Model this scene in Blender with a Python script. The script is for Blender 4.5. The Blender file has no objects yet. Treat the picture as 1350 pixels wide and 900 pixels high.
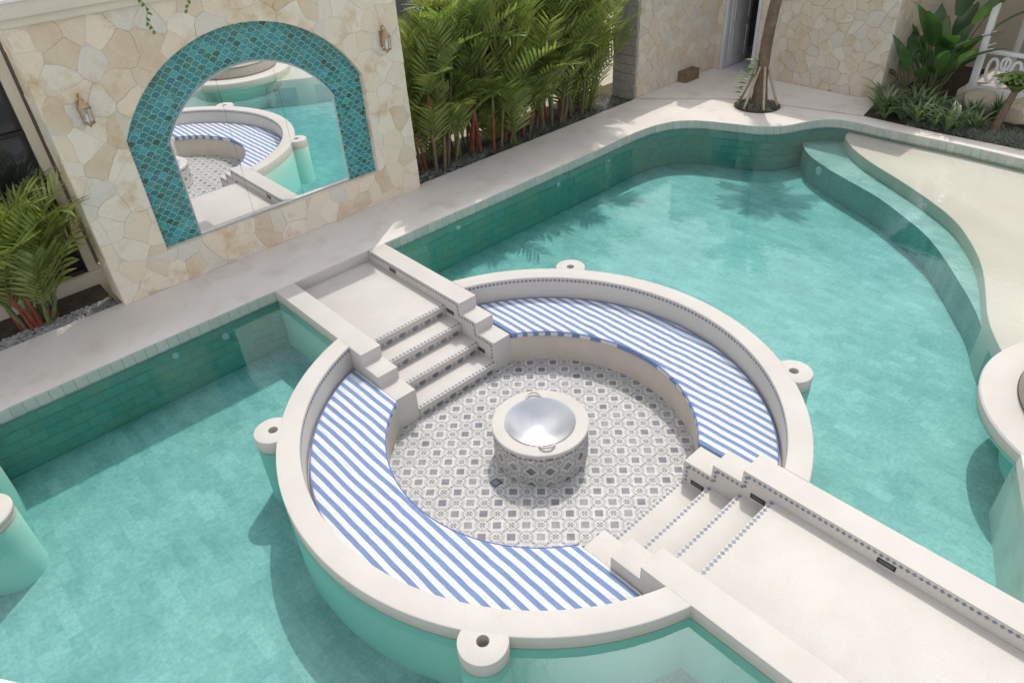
import bpy, bmesh, math, random
from mathutils import Vector, Matrix
from mathutils.geometry import tessellate_polygon
R = random.Random(7)
rad = math.radians
PI = math.pi
sc = bpy.context.scene
col = sc.collection
# ---------------------------------------------------------------- camera, sky, sun, exposure
cd = bpy.data.cameras.new('camera'); cam = bpy.data.objects.new('camera', cd); col.objects.link(cam)
cd.sensor_width = 36; cd.lens = 946.52 / 1350 * 36; cd.clip_end = 500; cd.clip_start = .05
_r = Vector((0.680472, 0.73100357, -0.05090808)); _u = Vector((-0.40412169, 0.43232349, 0.8060906)); _f = Vector((-0.61126387, 0.52794902, -0.58959843))
cam.matrix_world = Matrix(((_r.x, _u.x, -_f.x, 4.6204), (_r.y, _u.y, -_f.y, -4.3531), (_r.z, _u.z, -_f.z, 5.4932), (0, 0, 0, 1)))
sc.camera = cam
SUN = Vector((-.37, .54, 1.0)).normalized()
el = math.asin(SUN.z); az = math.atan2(SUN.x, SUN.y)
w = bpy.data.worlds.new('World'); sc.world = w; w.use_nodes = True
nt = w.node_tree; nt.nodes.clear()
def N(nt, t, **k):
    n = nt.nodes.new(t)
    for a, b in k.items(): setattr(n, a, b)
    return n
sky = N(nt, 'ShaderNodeTexSky', sky_type='NISHITA', sun_disc=False)
sky.sun_elevation = el; sky.sun_rotation = az; sky.air_density = 1.0; sky.dust_density = 2.5; sky.ozone_density = 1.0
tc = N(nt, 'ShaderNodeTexCoord'); mp = N(nt, 'ShaderNodeMapping'); mp.inputs['Scale'].default_value = (1, 1, 1.6)
nz = N(nt, 'ShaderNodeTexNoise'); nz.inputs['Scale'].default_value = 2.8; nz.inputs['Detail'].default_value = 7; nz.inputs['Roughness'].default_value = .56
cr = N(nt, 'ShaderNodeValToRGB'); cr.color_ramp.elements[0].position = .46; cr.color_ramp.elements[1].position = .55; cr.color_ramp.elements[0].color = (.10, .10, .10, 1)
mx = N(nt, 'ShaderNodeMix', data_type='RGBA')
dt = N(nt, 'ShaderNodeVectorMath', operation='DOT_PRODUCT'); dt.inputs[1].default_value = SUN
nd = N(nt, 'ShaderNodeVectorMath', operation='NORMALIZE')
pw = N(nt, 'ShaderNodeMath', operation='POWER', use_clamp=False); pw.inputs[1].default_value = 55
mxx = N(nt, 'ShaderNodeMath', operation='MAXIMUM'); mxx.inputs[1].default_value = 0
ma = N(nt, 'ShaderNodeMath', operation='MULTIPLY_ADD'); ma.inputs[1].default_value = 85; ma.inputs[2].default_value = 14.5
cb = N(nt, 'ShaderNodeCombineColor')
bg = N(nt, 'ShaderNodeBackground'); bg.inputs['Strength'].default_value = .15
ow = N(nt, 'ShaderNodeOutputWorld')
L = nt.links.new
L(tc.outputs['Generated'], mp.inputs['Vector']); L(mp.outputs[0], nz.inputs['Vector']); L(nz.outputs['Fac'], cr.inputs['Fac'])
L(tc.outputs['Generated'], nd.inputs[0]); L(nd.outputs[0], dt.inputs[0]); L(dt.outputs['Value'], mxx.inputs[0]); L(mxx.outputs[0], pw.inputs[0]); L(pw.outputs[0], ma.inputs[0])
for i_ in range(3): L(ma.outputs[0], cb.inputs[i_])
L(cb.outputs[0], mx.inputs['B']); L(cr.outputs['Color'], mx.inputs['Factor']); L(sky.outputs[0], mx.inputs['A']); L(mx.outputs['Result'], bg.inputs['Color']); L(bg.outputs[0], ow.inputs['Surface'])
sd = bpy.data.lights.new('sun', 'SUN'); sun = bpy.data.objects.new('sun', sd); col.objects.link(sun)
sd.energy = 2.9; sd.angle = rad(.55); sd.color = (1, .945, .865)
sun.rotation_euler = SUN.to_track_quat('Z', 'Y').to_euler(); sun.location = (0, 0, 20)
vs = sc.view_settings; vs.view_transform = 'Standard'; vs.look = 'None'; vs.exposure = -.45; vs.gamma = 1; vs.use_curve_mapping = False
sc.cycles.transparent_max_bounces = 16

# ---------------------------------------------------------------- material helpers
class X:
    """a node socket with arithmetic, for writing patterns as formulas"""
    def __init__(s, nt, o): s.nt = nt; s.o = o
    def m(s, op, *a):
        n = s.nt.nodes.new('ShaderNodeMath'); n.operation = op
        for i, v in enumerate((s,) + a):
            if isinstance(v, X): s.nt.links.new(v.o, n.inputs[i])
            else: n.inputs[i].default_value = v
        return X(s.nt, n.outputs[0])
    def __add__(s, b): return s.m('ADD', b)
    def __sub__(s, b): return s.m('SUBTRACT', b)
    def __mul__(s, b): return s.m('MULTIPLY', b)
    def lt(s, b): return s.m('LESS_THAN', b)
    def gt(s, b): return s.m('GREATER_THAN', b)
    def abs(s): return s.m('ABSOLUTE')
    def max(s, b): return s.m('MAXIMUM', b)
    def min(s, b): return s.m('MINIMUM', b)
    def fract(s): return s.m('FRACT')
MATS = {}
def newmat(name):
    m = bpy.data.materials.new(name); m.use_nodes = True; nt = m.node_tree
    b = nt.nodes['Principled BSDF']; MATS[name] = m
    return m, nt, b
def coords(nt, mode):
    """mode 'world': position; 'object': local; 'piece': local shifted by a random offset per object"""
    if mode == 'world': return N(nt, 'ShaderNodeNewGeometry').outputs['Position']
    t = N(nt, 'ShaderNodeTexCoord').outputs['Object']
    if mode == 'object': return t
    oi = N(nt, 'ShaderNodeObjectInfo'); sm = N(nt, 'ShaderNodeVectorMath', operation='SCALE'); sm.inputs[0].default_value = (91, 57, 73)
    nt.links.new(oi.outputs['Random'], sm.inputs['Scale'])
    ad = N(nt, 'ShaderNodeVectorMath', operation='ADD'); nt.links.new(t, ad.inputs[0]); nt.links.new(sm.outputs[0], ad.inputs[1])
    return ad.outputs[0]
def noise(nt, v, scale, detail=4, rough=.55, stretch=None):
    if stretch:
        mp = N(nt, 'ShaderNodeMapping'); mp.inputs['Scale'].default_value = stretch; nt.links.new(v, mp.inputs['Vector']); v = mp.outputs[0]
    n = N(nt, 'ShaderNodeTexNoise'); n.inputs['Scale'].default_value = scale; n.inputs['Detail'].default_value = detail; n.inputs['Roughness'].default_value = rough
    nt.links.new(v, n.inputs['Vector']); return n.outputs['Fac']
def ramp(nt, fac, stops):
    c = N(nt, 'ShaderNodeValToRGB'); e = c.color_ramp.elements
    while len(e) < len(stops): e.new(.5)
    for el_, (p, k) in zip(e, stops): el_.position = p; el_.color = (*k, 1)
    nt.links.new(fac, c.inputs['Fac']); return c.outputs['Color']
def mix(nt, fac, a, b, mode='MIX'):
    m = N(nt, 'ShaderNodeMix', data_type='RGBA', blend_type=mode)
    for s, v in (('Factor', fac), ('A', a), ('B', b)):
        if isinstance(v, (int, float)): m.inputs[s].default_value = v
        elif isinstance(v, tuple): m.inputs[s].default_value = (*v, 1)
        else: nt.links.new(v.o if isinstance(v, X) else v, m.inputs[s])
    return m.outputs['Result']
def bump(nt, b, h, strength, dist):
    n = N(nt, 'ShaderNodeBump'); n.inputs['Strength'].default_value = strength; n.inputs['Distance'].default_value = dist
    nt.links.new(h, n.inputs['Height']); nt.links.new(n.outputs[0], b.inputs['Normal']); return n
def grainy(name, c1, c2, rough=.75, big=1.2, fine=70, mode='world', speck=.12, bs=.25, bd=.004, stain=None, pieces=None, metal=0, spec=.35):
    m, nt, b = newmat(name); v = coords(nt, mode)
    if pieces:
        oi = N(nt, 'ShaderNodeObjectInfo'); c = ramp(nt, oi.outputs['Random'], [(i / (len(pieces)), k) for i, k in enumerate(pieces)])
        nt.nodes[-1].color_ramp.interpolation = 'CONSTANT'
        lo = noise(nt, v, big, 5, .62); c = mix(nt, mix(nt, 1., ramp(nt, lo, [(.35, (0, 0, 0)), (.7, (1, 1, 1))]), (.6, .6, .6), 'MULTIPLY'), c, c2)
    else:
        c = ramp(nt, noise(nt, v, big, 5, .6), [(.3, c1), (.7, c2)])
    if stain:
        c = mix(nt, ramp(nt, noise(nt, v, stain[1], 4, .65), [(.52, (0, 0, 0)), (.72, (stain[2],) * 3)]), c, stain[0])
    f = noise(nt, v, fine, 3, .7)
    c = mix(nt, 1., c, ramp(nt, f, [(.3, (1 - speck,) * 3), (.62, (1 + speck * .3,) * 3)]), 'MULTIPLY')
    nt.links.new(c, b.inputs['Base Color']); b.inputs['Roughness'].default_value = rough; b.inputs['Metallic'].default_value = metal
    b.inputs['Specular IOR Level'].default_value = spec
    if bs: bump(nt, b, f, bs, bd)
    return m
def plain(name, c, rough=.5, metal=0, spec=.4):
    m, nt, b = newmat(name); b.inputs['Base Color'].default_value = (*c, 1); b.inputs['Roughness'].default_value = rough; b.inputs['Metallic'].default_value = metal
    b.inputs['Specular IOR Level'].default_value = spec; return m
grainy('deck', (.66, .60, .55), (.74, .69, .645), big=.9, fine=95, speck=.13, stain=((.50, .42, .36), 1.7, .5), bs=.12)
grainy('plaster', (.52, .49, .455), (.575, .55, .515), big=1.6, fine=110, speck=.14, bs=.18, stain=((.55, .50, .44), 3.1, .35))
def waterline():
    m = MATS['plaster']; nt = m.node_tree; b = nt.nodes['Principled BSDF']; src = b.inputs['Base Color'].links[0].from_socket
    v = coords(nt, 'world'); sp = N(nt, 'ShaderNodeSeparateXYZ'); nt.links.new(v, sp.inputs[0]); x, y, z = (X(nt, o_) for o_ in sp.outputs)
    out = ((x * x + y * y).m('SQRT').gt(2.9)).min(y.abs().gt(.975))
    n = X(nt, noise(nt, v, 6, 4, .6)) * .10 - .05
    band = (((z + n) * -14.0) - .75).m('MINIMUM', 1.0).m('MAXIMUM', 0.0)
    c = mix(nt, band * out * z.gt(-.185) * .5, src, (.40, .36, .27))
    c = mix(nt, (z.lt(-.176)) * out, c, (.56, .80, .70)); nt.links.new(c, b.inputs['Base Color'])   # brightening by refracted light below the waterline, painted into the plaster as mint
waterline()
grainy('backrest_plaster', (.6, .58, .55), (.65, .63, .6), big=2, fine=110, speck=.08, bs=.12)
grainy('bench_plaster', (.53, .47, .40), (.59, .53, .46), big=3, fine=90, speck=.12, bs=.15)
grainy('cream_render', (.60, .545, .45), (.66, .60, .50), big=1, fine=60, speck=.08)
grainy('mortar', (.60, .53, .44), (.66, .60, .51), big=4, fine=80, speck=.2)
STONES = [(0.752, 0.634, 0.486), (0.772, 0.673, 0.54), (0.68, 0.55, 0.4), (0.783, 0.702, 0.585), (0.66, 0.62, 0.55), (0.762, 0.634, 0.477), (0.793, 0.712, 0.594), (0.62, 0.48, 0.33), (0.772, 0.663, 0.522), (0.742, 0.663, 0.558), (0.772, 0.653, 0.495)]
grainy('stone', (.6, .5, .4), (.72, .65, .54), big=3.2, fine=45, mode='world', speck=.08, bs=.8, bd=.012, stain=((.56, .38, .20), 2.3, .75), pieces=STONES)
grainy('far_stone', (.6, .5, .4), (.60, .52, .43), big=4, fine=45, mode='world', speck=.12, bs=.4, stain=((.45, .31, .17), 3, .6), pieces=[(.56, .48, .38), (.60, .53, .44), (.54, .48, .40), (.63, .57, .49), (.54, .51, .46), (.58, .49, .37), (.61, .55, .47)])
grainy('block', (.26, .24, .215), (.35, .33, .30), big=5, fine=50, mode='piece', speck=.25, bs=.4)
grainy('coping_tile', (.38, .42, .37), (.44, .47, .42), big=7, fine=60, mode='piece', speck=.15, rough=.5, pieces=[(.40, .45, .39), (.46, .49, .43), (.43, .46, .40), (.38, .43, .38)])
grainy('pool_tile', (.2, .3, .2), (.30, .42, .33), big=6, fine=40, mode='piece', speck=.15, rough=.4, pieces=[(.21, .45, .38), (.25, .49, .42), (.18, .42, .36), (.29, .46, .35), (.22, .46, .40)], stain=((.38, .33, .18), 3, .35))
grainy('pool_wall', (.19, .42, .35), (.25, .47, .40), big=3, fine=30, speck=.2)
grainy('shelf_plaster', (.60, .55, .475), (.65, .61, .53), big=.8, fine=60, speck=.06)
grainy('soil', (.05, .04, .03), (.10, .08, .06), big=6, fine=40, speck=.4, bs=.8, bd=.03, rough=.95)
grainy('path', (.42, .38, .29), (.52, .47, .37), big=2, fine=40, speck=.2)
grainy('rock', (.40, .33, .24), (.52, .45, .35), big=3, fine=30, speck=.25, bs=.6, bd=.02)
grainy('pebble', (.2, .2, .2), (.42, .41, .40), big=3, fine=30, mode='world', speck=.2)
grainy('dark_wall', (.16, .155, .145), (.22, .21, .195), big=2, fine=30, speck=.15)
grainy('wood_box', (.16, .10, .07), (.24, .16, .11), big=8, fine=60, mode='piece', speck=.2)
grainy('bamboo', (.34, .28, .19), (.46, .39, .29), big=9, fine=60, mode='piece', speck=.2)
grainy('white_paint', (.70, .70, .70), (.76, .76, .755), big=3, fine=80, speck=.04, bs=.05, rough=.45)
grainy('door_paint', (.50, .51, .52), (.55, .56, .57), big=3, fine=80, speck=.03, bs=.05, rough=.4)
grainy('brass', (.35, .24, .13), (.55, .42, .27), big=30, fine=150, mode='object', speck=.3, rough=.42, metal=.85)
grainy('rust', (.30, .17, .08), (.42, .27, .14), big=25, fine=90, mode='object', speck=.3, rough=.8)
grainy('daybed_fabric', (.36, .32, .28), (.41, .37, .33), big=8, fine=260, speck=.15, rough=.9)
plain('black_metal', (.02, .02, .022), .4)
plain('lamp_glass', (.10, .10, .11), .2)
plain('white_plastic', (.75, .77, .78), .35)
plain('piping', (.12, .19, .42), .8)
plain('dark_glass', (.02, .022, .025), .08, 0, .6)
plain('frame_dark', (.03, .028, .026), .45)
plain('interior', (.30, .29, .30), .8)
plain('interior_floor', (.62, .60, .66), .5)
plain('joint_brown', (.33, .21, .12), .8)
plain('mirror', (.93, .94, .93), .004, 1)
plain('mirror_edge', (.50, .53, .56), .25, .6)
def diamond_mat():
    m, nt, b = newmat('diamond_tile'); v = coords(nt, 'world')
    c = ramp(nt, noise(nt, v, 24, 3), [(.35, (.13, .15, .19)), (.65, (.22, .25, .30))]); nt.links.new(c, b.inputs['Base Color']); b.inputs['Roughness'].default_value = .55
diamond_mat()
def strip_mat():
    plain('strip_white', (.68, .66, .62), .7)
strip_mat()
def steel():
    m, nt, b = newmat('brushed_steel'); v = coords(nt, 'object')
    b.inputs['Base Color'].default_value = (.78, .78, .79, 1); b.inputs['Metallic'].default_value = 1; b.inputs['Roughness'].default_value = .40
    b.inputs['Anisotropic'].default_value = .85
    tg = N(nt, 'ShaderNodeTangent', direction_type='RADIAL', axis='Z'); nt.links.new(tg.outputs[0], b.inputs['Tangent'])
    bump(nt, b, noise(nt, v, 40, 2), .04, .002)
steel()
def tile_pattern():
    """printed cement tile: slate diamond in the middle, quarter rosettes in the corners, small squares mid-edge; local x,y in metres"""
    T = .2295
    m, nt, b = newmat('cement_tile'); v = coords(nt, 'object')
    sp = N(nt, 'ShaderNodeSeparateXYZ'); nt.links.new(v, sp.inputs[0])
    x = X(nt, sp.outputs[0]) * (1 / T); y = X(nt, sp.outputs[1]) * (1 / T)
    ax = x.abs(); ay = y.abs(); d = ax + ay
    inner = d.lt(.285)
    line = ((d - .335).abs()).lt(.010)
    qx = (ax * -1) + .5; qy = (ay * -1) + .5
    r = (qx * qx + qy * qy).m('SQRT')
    ang = qx.m('ARCTAN2', qy)
    ring = ((r - .30).abs()).lt(.036).min(((ang * 3.82).fract()).lt(.75))
    u = (qx + qy) * .7071; k = ((qx - qy) * .7071).abs()
    cell = (((u * 7).fract() - .5).abs()).max(((k * 7).fract() - .5).abs())
    win = cell.lt(.42).min((u + k).lt(.25).max((u.max(k)).lt(.142)))
    mid = ((ax - .5).abs()).max(ay).lt(.055).max(((ay - .5).abs()).max(ax).lt(.055))
    mid2 = ((((ax - .5).abs() + ay - .12).abs()).lt(.012)).max((((ay - .5).abs() + ax - .12).abs()).lt(.012))
    petals = ((((ang * 7.64).fract() - .5).abs()).lt(.24)).min(((r - .385).abs()).lt(.05)).min(d.gt(.37))
    grey = ring.max(win).max(mid).max(line * .45).max(mid2 * .7).max(petals * .85)
    oi = N(nt, 'ShaderNodeObjectInfo')
    pv = coords(nt, 'piece')
    n1 = noise(nt, pv, 9, 4, .65); n2 = noise(nt, pv, 60, 3)
    base = ramp(nt, n1, [(.3, (.54, .53, .51)), (.7, (.62, .61, .59))])
    slate = mix(nt, 1., ramp(nt, oi.outputs['Random'], [(0, (.15, .16, .185)), (.5, (.21, .21, .225)), (1, (.28, .275, .27))]), ramp(nt, n1, [(.3, (.75,) * 3), (.7, (1.25,) * 3)]), 'MULTIPLY')
    gcol = ramp(nt, n1, [(.3, (.185, .19, .205)), (.7, (.28, .28, .285))])
    base = mix(nt, 1., base, ramp(nt, oi.outputs['Random'], [(0, (.90, .89, .87)), (.5, (1, 1, 1)), (1, (.95, .95, .97))]), 'MULTIPLY')
    c = mix(nt, grey * .92, base, gcol); c = mix(nt, inner, c, slate)
    c = mix(nt, 1., c, ramp(nt, n2, [(.3, (.88,) * 3), (.6, (1.03,) * 3)]), 'MULTIPLY')
    nt.links.new(c, b.inputs['Base Color']); b.inputs['Roughness'].default_value = .6; b.inputs['Specular IOR Level'].default_value = .3
    bump(nt, b, n2, .12, .002)
tile_pattern()
def fish_mat():
    m, nt, b = newmat('glazed_scale'); v = coords(nt, 'piece')
    oi = N(nt, 'ShaderNodeObjectInfo'); g = N(nt, 'ShaderNodeNewGeometry')
    r = (X(nt, oi.outputs['Random']) + X(nt, g.outputs['Random Per Island'])).fract()
    c = ramp(nt, r.o, [(0, (.02, .14, .16)), (.2, (.02, .20, .22)), (.4, (.035, .16, .13)), (.6, (.03, .24, .27)), (.75, (.05, .27, .28)), (.9, (.04, .19, .18)), (1, (.02, .09, .07))])
    n = noise(nt, v, 14, 4, .6)
    c = mix(nt, 1., c, ramp(nt, n, [(.3, (.75,) * 3), (.7, (1.5,) * 3)]), 'MULTIPLY')
    c = mix(nt, ramp(nt, noise(nt, v, 5, 4, .7), [(.6, (0, 0, 0)), (.8, (.5,) * 3)]), c, (.14, .13, .08))
    nt.links.new(c, b.inputs['Base Color']); b.inputs['Roughness'].default_value = .22; b.inputs['Specular IOR Level'].default_value = .5
    bump(nt, b, n, .2, .006)
fish_mat()
plain('scale_grout', (.36, .50, .47), .7)
def stripes(name, phase):
    m, nt, b = newmat(name); v = coords(nt, 'world')
    sp = N(nt, 'ShaderNodeSeparateXYZ'); nt.links.new(v, sp.inputs[0])
    wob = X(nt, noise(nt, v, 1.3, 2)) * .03
    t = ((X(nt, sp.outputs[1]) + wob) * (1 / .1165) + phase).fract()
    blue = t.lt(.47)
    wv = N(nt, 'ShaderNodeTexWave', wave_type='BANDS'); wv.inputs['Scale'].default_value = 260; nt.links.new(v, wv.inputs['Vector'])
    c = mix(nt, blue, (.645, .645, .65), (.175, .255, .43))
    c = mix(nt, 1., c, ramp(nt, noise(nt, v, 200, 2), [(.3, (.93,) * 3), (.7, (1.03,) * 3)]), 'MULTIPLY')
    nt.links.new(c, b.inputs['Base Color']); b.inputs['Roughness'].default_value = .85; b.inputs['Specular IOR Level'].default_value = .15
    b.inputs['Sheen Weight'].default_value = .1
    wr = X(nt, noise(nt, v, 5, 5, .55, (1, 2.2, 1))) + X(nt, noise(nt, v, 60, 2)) * .06
    bump(nt, b, wr.o, .8, .045)
stripes('striped_canvas_south', .15); stripes('striped_canvas_north', .4)
def floor_mat():
    m, nt, b = newmat('pool_floor'); v = coords(nt, 'world')
    br = N(nt, 'ShaderNodeTexBrick'); br.inputs['Scale'].default_value = 1; br.inputs['Brick Width'].default_value = .3; br.inputs['Row Height'].default_value = .15
    br.inputs['Mortar Size'].default_value = .004; br.inputs['Color1'].default_value = (.205, .375, .35, 1); br.inputs['Color2'].default_value = (.285, .455, .425, 1); br.inputs['Mortar'].default_value = (.23, .40, .365, 1)
    nt.links.new(v, br.inputs['Vector'])
    c = mix(nt, 1., br.outputs['Color'], ramp(nt, noise(nt, v, 1.4, 8, .72), [(.32, (.78, .85, .84)), (.68, (1.2, 1.13, 1.12))]), 'MULTIPLY')
    c = mix(nt, 1., c, ramp(nt, noise(nt, v, 22, 5, .75), [(.38, (.84, .89, .90)), (.5, (1, 1, 1)), (.62, (1.19, 1.13, 1.09))]), 'MULTIPLY')
    nt.links.new(c, b.inputs['Base Color']); b.inputs['Roughness'].default_value = .6
floor_mat()
def water_mat():
    m = bpy.data.materials.new('pool_water'); MATS['pool_water'] = m; m.use_nodes = True; nt = m.node_tree; nt.nodes.clear()
    o = N(nt, 'ShaderNodeOutputMaterial'); t = N(nt, 'ShaderNodeBsdfTransparent'); g = N(nt, 'ShaderNodeBsdfGlossy'); g.inputs['Roughness'].default_value = .015
    fr = N(nt, 'ShaderNodeFresnel'); fr.inputs['IOR'].default_value = 1.40
    v = coords(nt, 'world')
    h = X(nt, noise(nt, v, 3.5, 3, .5)) + X(nt, noise(nt, v, 17, 3, .55)) * .22
    bp = N(nt, 'ShaderNodeBump'); bp.inputs['Strength'].default_value = .05; bp.inputs['Distance'].default_value = .05; nt.links.new(h.o, bp.inputs['Height'])
    nt.links.new(bp.outputs[0], g.inputs['Normal']); nt.links.new(bp.outputs[0], fr.inputs['Normal'])
    mxs = N(nt, 'ShaderNodeMixShader'); nt.links.new(fr.outputs[0], mxs.inputs[0]); nt.links.new(t.outputs[0], mxs.inputs[1]); nt.links.new(g.outputs[0], mxs.inputs[2])
    nt.links.new(mxs.outputs[0], o.inputs['Surface'])
    va = N(nt, 'ShaderNodeVolumeAbsorption'); va.inputs['Color'].default_value = (.25, .915, .955, 1); va.inputs['Density'].default_value = .30
    nt.links.new(va.outputs[0], o.inputs['Volume'])
water_mat()
def leaf(name, cols, rough=.4, trans=.3, n=3.0):
    m, nt, b = newmat(name); v = coords(nt, 'piece'); oi = N(nt, 'ShaderNodeObjectInfo'); g = N(nt, 'ShaderNodeNewGeometry')
    r = (X(nt, oi.outputs['Random']) * .6 + X(nt, g.outputs['Random Per Island']) * .4)
    c = ramp(nt, r.o, [(i / max(1, len(cols) - 1), k) for i, k in enumerate(cols)])
    c = mix(nt, 1., c, ramp(nt, noise(nt, v, n, 4), [(.3, (.75,) * 3), (.7, (1.25,) * 3)]), 'MULTIPLY')
    nt.links.new(c, b.inputs['Base Color']); b.inputs['Roughness'].default_value = rough; b.inputs['Specular IOR Level'].default_value = .4
    tr = N(nt, 'ShaderNodeBsdfTranslucent'); c2 = mix(nt, 1., c, (1.5, 1.7, .6), 'MULTIPLY'); nt.links.new(c2, tr.inputs['Color'])
    ms = N(nt, 'ShaderNodeMixShader'); ms.inputs[0].default_value = trans
    o = nt.nodes['Material Output']; nt.links.new(b.outputs[0], ms.inputs[1]); nt.links.new(tr.outputs[0], ms.inputs[2]); nt.links.new(ms.outputs[0], o.inputs['Surface'])
leaf('palm_leaf', [(.09, .14, .05), (.16, .215, .07), (.25, .29, .095), (.19, .24, .08), (.36, .37, .12), (.33, .27, .13)], .28)
leaf('paddle_leaf', [(.05, .115, .045), (.075, .15, .055), (.13, .22, .07)], .3, .25)
leaf('strap_leaf', [(.08, .135, .07), (.13, .19, .10), (.20, .25, .12), (.10, .15, .10)], .4, .2)
leaf('grass_leaf', [(.09, .12, .085), (.15, .18, .145), (.23, .245, .21), (.11, .14, .095)], .5, .15)
leaf('fern_leaf', [(.10, .20, .05), (.16, .24, .07), (.26, .26, .10)], .5, .25)
leaf('vine_leaf', [(.10, .17, .04), (.15, .22, .06)], .4, .3)
leaf('frond_dark', [(.03, .06, .03), (.05, .09, .04), (.06, .11, .04)], .5, .15)
grainy('red_stem', (.18, .045, .025), (.30, .085, .05), big=5, fine=30, mode='piece', speck=.25, rough=.4)
grainy('brown_stem', (.10, .085, .05), (.20, .16, .09), big=6, fine=30, mode='piece', speck=.35, rough=.7)
grainy('green_stem', (.10, .14, .05), (.17, .21, .08), big=6, fine=30, mode='piece', speck=.25, rough=.5)
grainy('palm_bark', (.13, .085, .06), (.24, .17, .12), big=5, fine=35, mode='object', speck=.4, bs=.8, bd=.02, rough=.9)

# ---------------------------------------------------------------- object helpers
WL = {}
def obj(name, vs_, fs, mat, parent=None, o=None, smooth=False, kind=None):
    """mesh given in world coordinates; origin at o"""
    o = Vector(o) if o is not None else Vector((0, 0, 0))
    me = bpy.data.meshes.new(name); me.from_pydata([tuple(Vector(v) - o) for v in vs_], [], fs); me.validate(); me.update()
    return link(name, me, mat, parent, o, smooth, kind)
def link(name, me, mat, parent=None, o=(0, 0, 0), smooth=False, kind=None):
    if mat and not me.materials: me.materials.append(MATS[mat])
    if smooth and len(me.polygons):
        me.polygons.foreach_set('use_smooth', [True] * len(me.polygons))
        if smooth != 'all': me.set_sharp_from_angle(angle=rad(35))
    ob = bpy.data.objects.new(name, me); col.objects.link(ob); put(ob, parent, o)
    if kind: ob['kind'] = kind
    return ob
def put(ob, parent, o):
    o = Vector(o); WL[ob.name] = o
    if parent: ob.parent = parent; ob.location = o - WL[parent.name]
    else: ob.location = o
    return ob
def bm_obj(name, bm, mat, parent=None, o=(0, 0, 0), smooth=False, kind=None, recalc=True):
    """bmesh in world coordinates"""
    bm.normal_update()
    if recalc: bmesh.ops.recalc_face_normals(bm, faces=bm.faces[:])
    bmesh.ops.translate(bm, verts=bm.verts[:], vec=-Vector(o))
    me = bpy.data.meshes.new(name); bm.to_mesh(me); bm.free()
    return link(name, me, mat, parent, o, smooth, kind)
def thing(name, label, cat, loc=(0, 0, 0), group=None, kind=None):
    e = bpy.data.objects.new(name, None); col.objects.link(e); e.empty_display_size = .1; put(e, None, loc)
    return tag(e, label, cat, group, kind)
def tag(e, label, cat, group=None, kind=None):
    e['label'] = label; e['category'] = cat
    if group: e['group'] = group
    if kind: e['kind'] = kind
    return e
def struct(ob, label=None, cat=None):
    ob['kind'] = 'structure'
    if label: ob['label'] = label; ob['category'] = cat
    return ob
def prism(bm, poly, z0, z1, cap=True):
    """vertical prism over a (possibly concave) plan polygon"""
    a = 0
    n = len(poly)
    for i in range(n): a += poly[i][0] * poly[(i + 1) % n][1] - poly[(i + 1) % n][0] * poly[i][1]
    if a < 0: poly = poly[::-1]
    lo = [bm.verts.new((p[0], p[1], z0)) for p in poly]; hi = [bm.verts.new((p[0], p[1], z1)) for p in poly]
    for i in range(n):
        j = (i + 1) % n; bm.faces.new((lo[i], lo[j], hi[j], hi[i]))
    tr = tessellate_polygon([[Vector((p[0], p[1], 0)) for p in poly]])
    for t in tr:
        t = list(t); (ax_, ay_), (bx_, by_), (cx_, cy_) = (poly[k] for k in t); q = (bx_ - ax_) * (cy_ - ay_) - (by_ - ay_) * (cx_ - ax_)
        if abs(q) < 1e-9: continue
        if q < 0: t.reverse()
        bm.faces.new([hi[k] for k in t]); bm.faces.new([lo[k] for k in reversed(t)])
    return hi
def bevel_sharp(bm, w_, ang=30, seg=2):
    es = [e for e in bm.edges if len(e.link_faces) == 2 and e.calc_face_angle(0) > rad(ang)]
    bmesh.ops.bevel(bm, geom=es, offset=w_, segments=seg, profile=.5, affect='EDGES', clamp_overlap=True)
def boxbm(x0, x1, y0, y1, z0, z1, bev=0, seg=2):
    bm = bmesh.new(); r = bmesh.ops.create_cube(bm, size=1)
    for v in bm.verts: v.co = Vector((x0 + (v.co.x + .5) * (x1 - x0), y0 + (v.co.y + .5) * (y1 - y0), z0 + (v.co.z + .5) * (z1 - z0)))
    if bev: bmesh.ops.bevel(bm, geom=bm.edges[:], offset=bev, segments=seg, profile=.5, affect='EDGES')
    return bm
def box(name, x0, x1, y0, y1, z0, z1, mat, parent=None, bev=.004, kind=None, seg=2):
    c = ((x0 + x1) / 2, (y0 + y1) / 2, z0)
    return bm_obj(name, boxbm(x0, x1, y0, y1, z0, z1, bev, seg), mat, parent, c, bool(bev), kind)
def tube(bm, pts, rads, n=6, cap=True):
    pts = [Vector(p) for p in pts]; rings = []
    for i, p in enumerate(pts):
        d = (pts[min(i + 1, len(pts) - 1)] - pts[max(i - 1, 0)]).normalized()
        a = d.orthogonal().normalized() if i == 0 else (rings_a - d * rings_a.dot(d)).normalized()
        rings_a = a; b = d.cross(a); r = rads[i] if hasattr(rads, '__len__') else rads
        rings.append([bm.verts.new(p + (a * math.cos(2 * PI * k / n) + b * math.sin(2 * PI * k / n)) * r) for k in range(n)])
    for i in range(len(rings) - 1):
        for k in range(n):
            bm.faces.new((rings[i][k], rings[i][(k + 1) % n], rings[i + 1][(k + 1) % n], rings[i + 1][k]))
    if cap: bm.faces.new(rings[0][::-1]); bm.faces.new(rings[-1])
def tube_obj(name, pts, rads, mat, parent=None, n=8, o=None):
    bm = bmesh.new(); tube(bm, pts, rads, n); return bm_obj(name, bm, mat, parent, o if o else pts[0], True)
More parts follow.
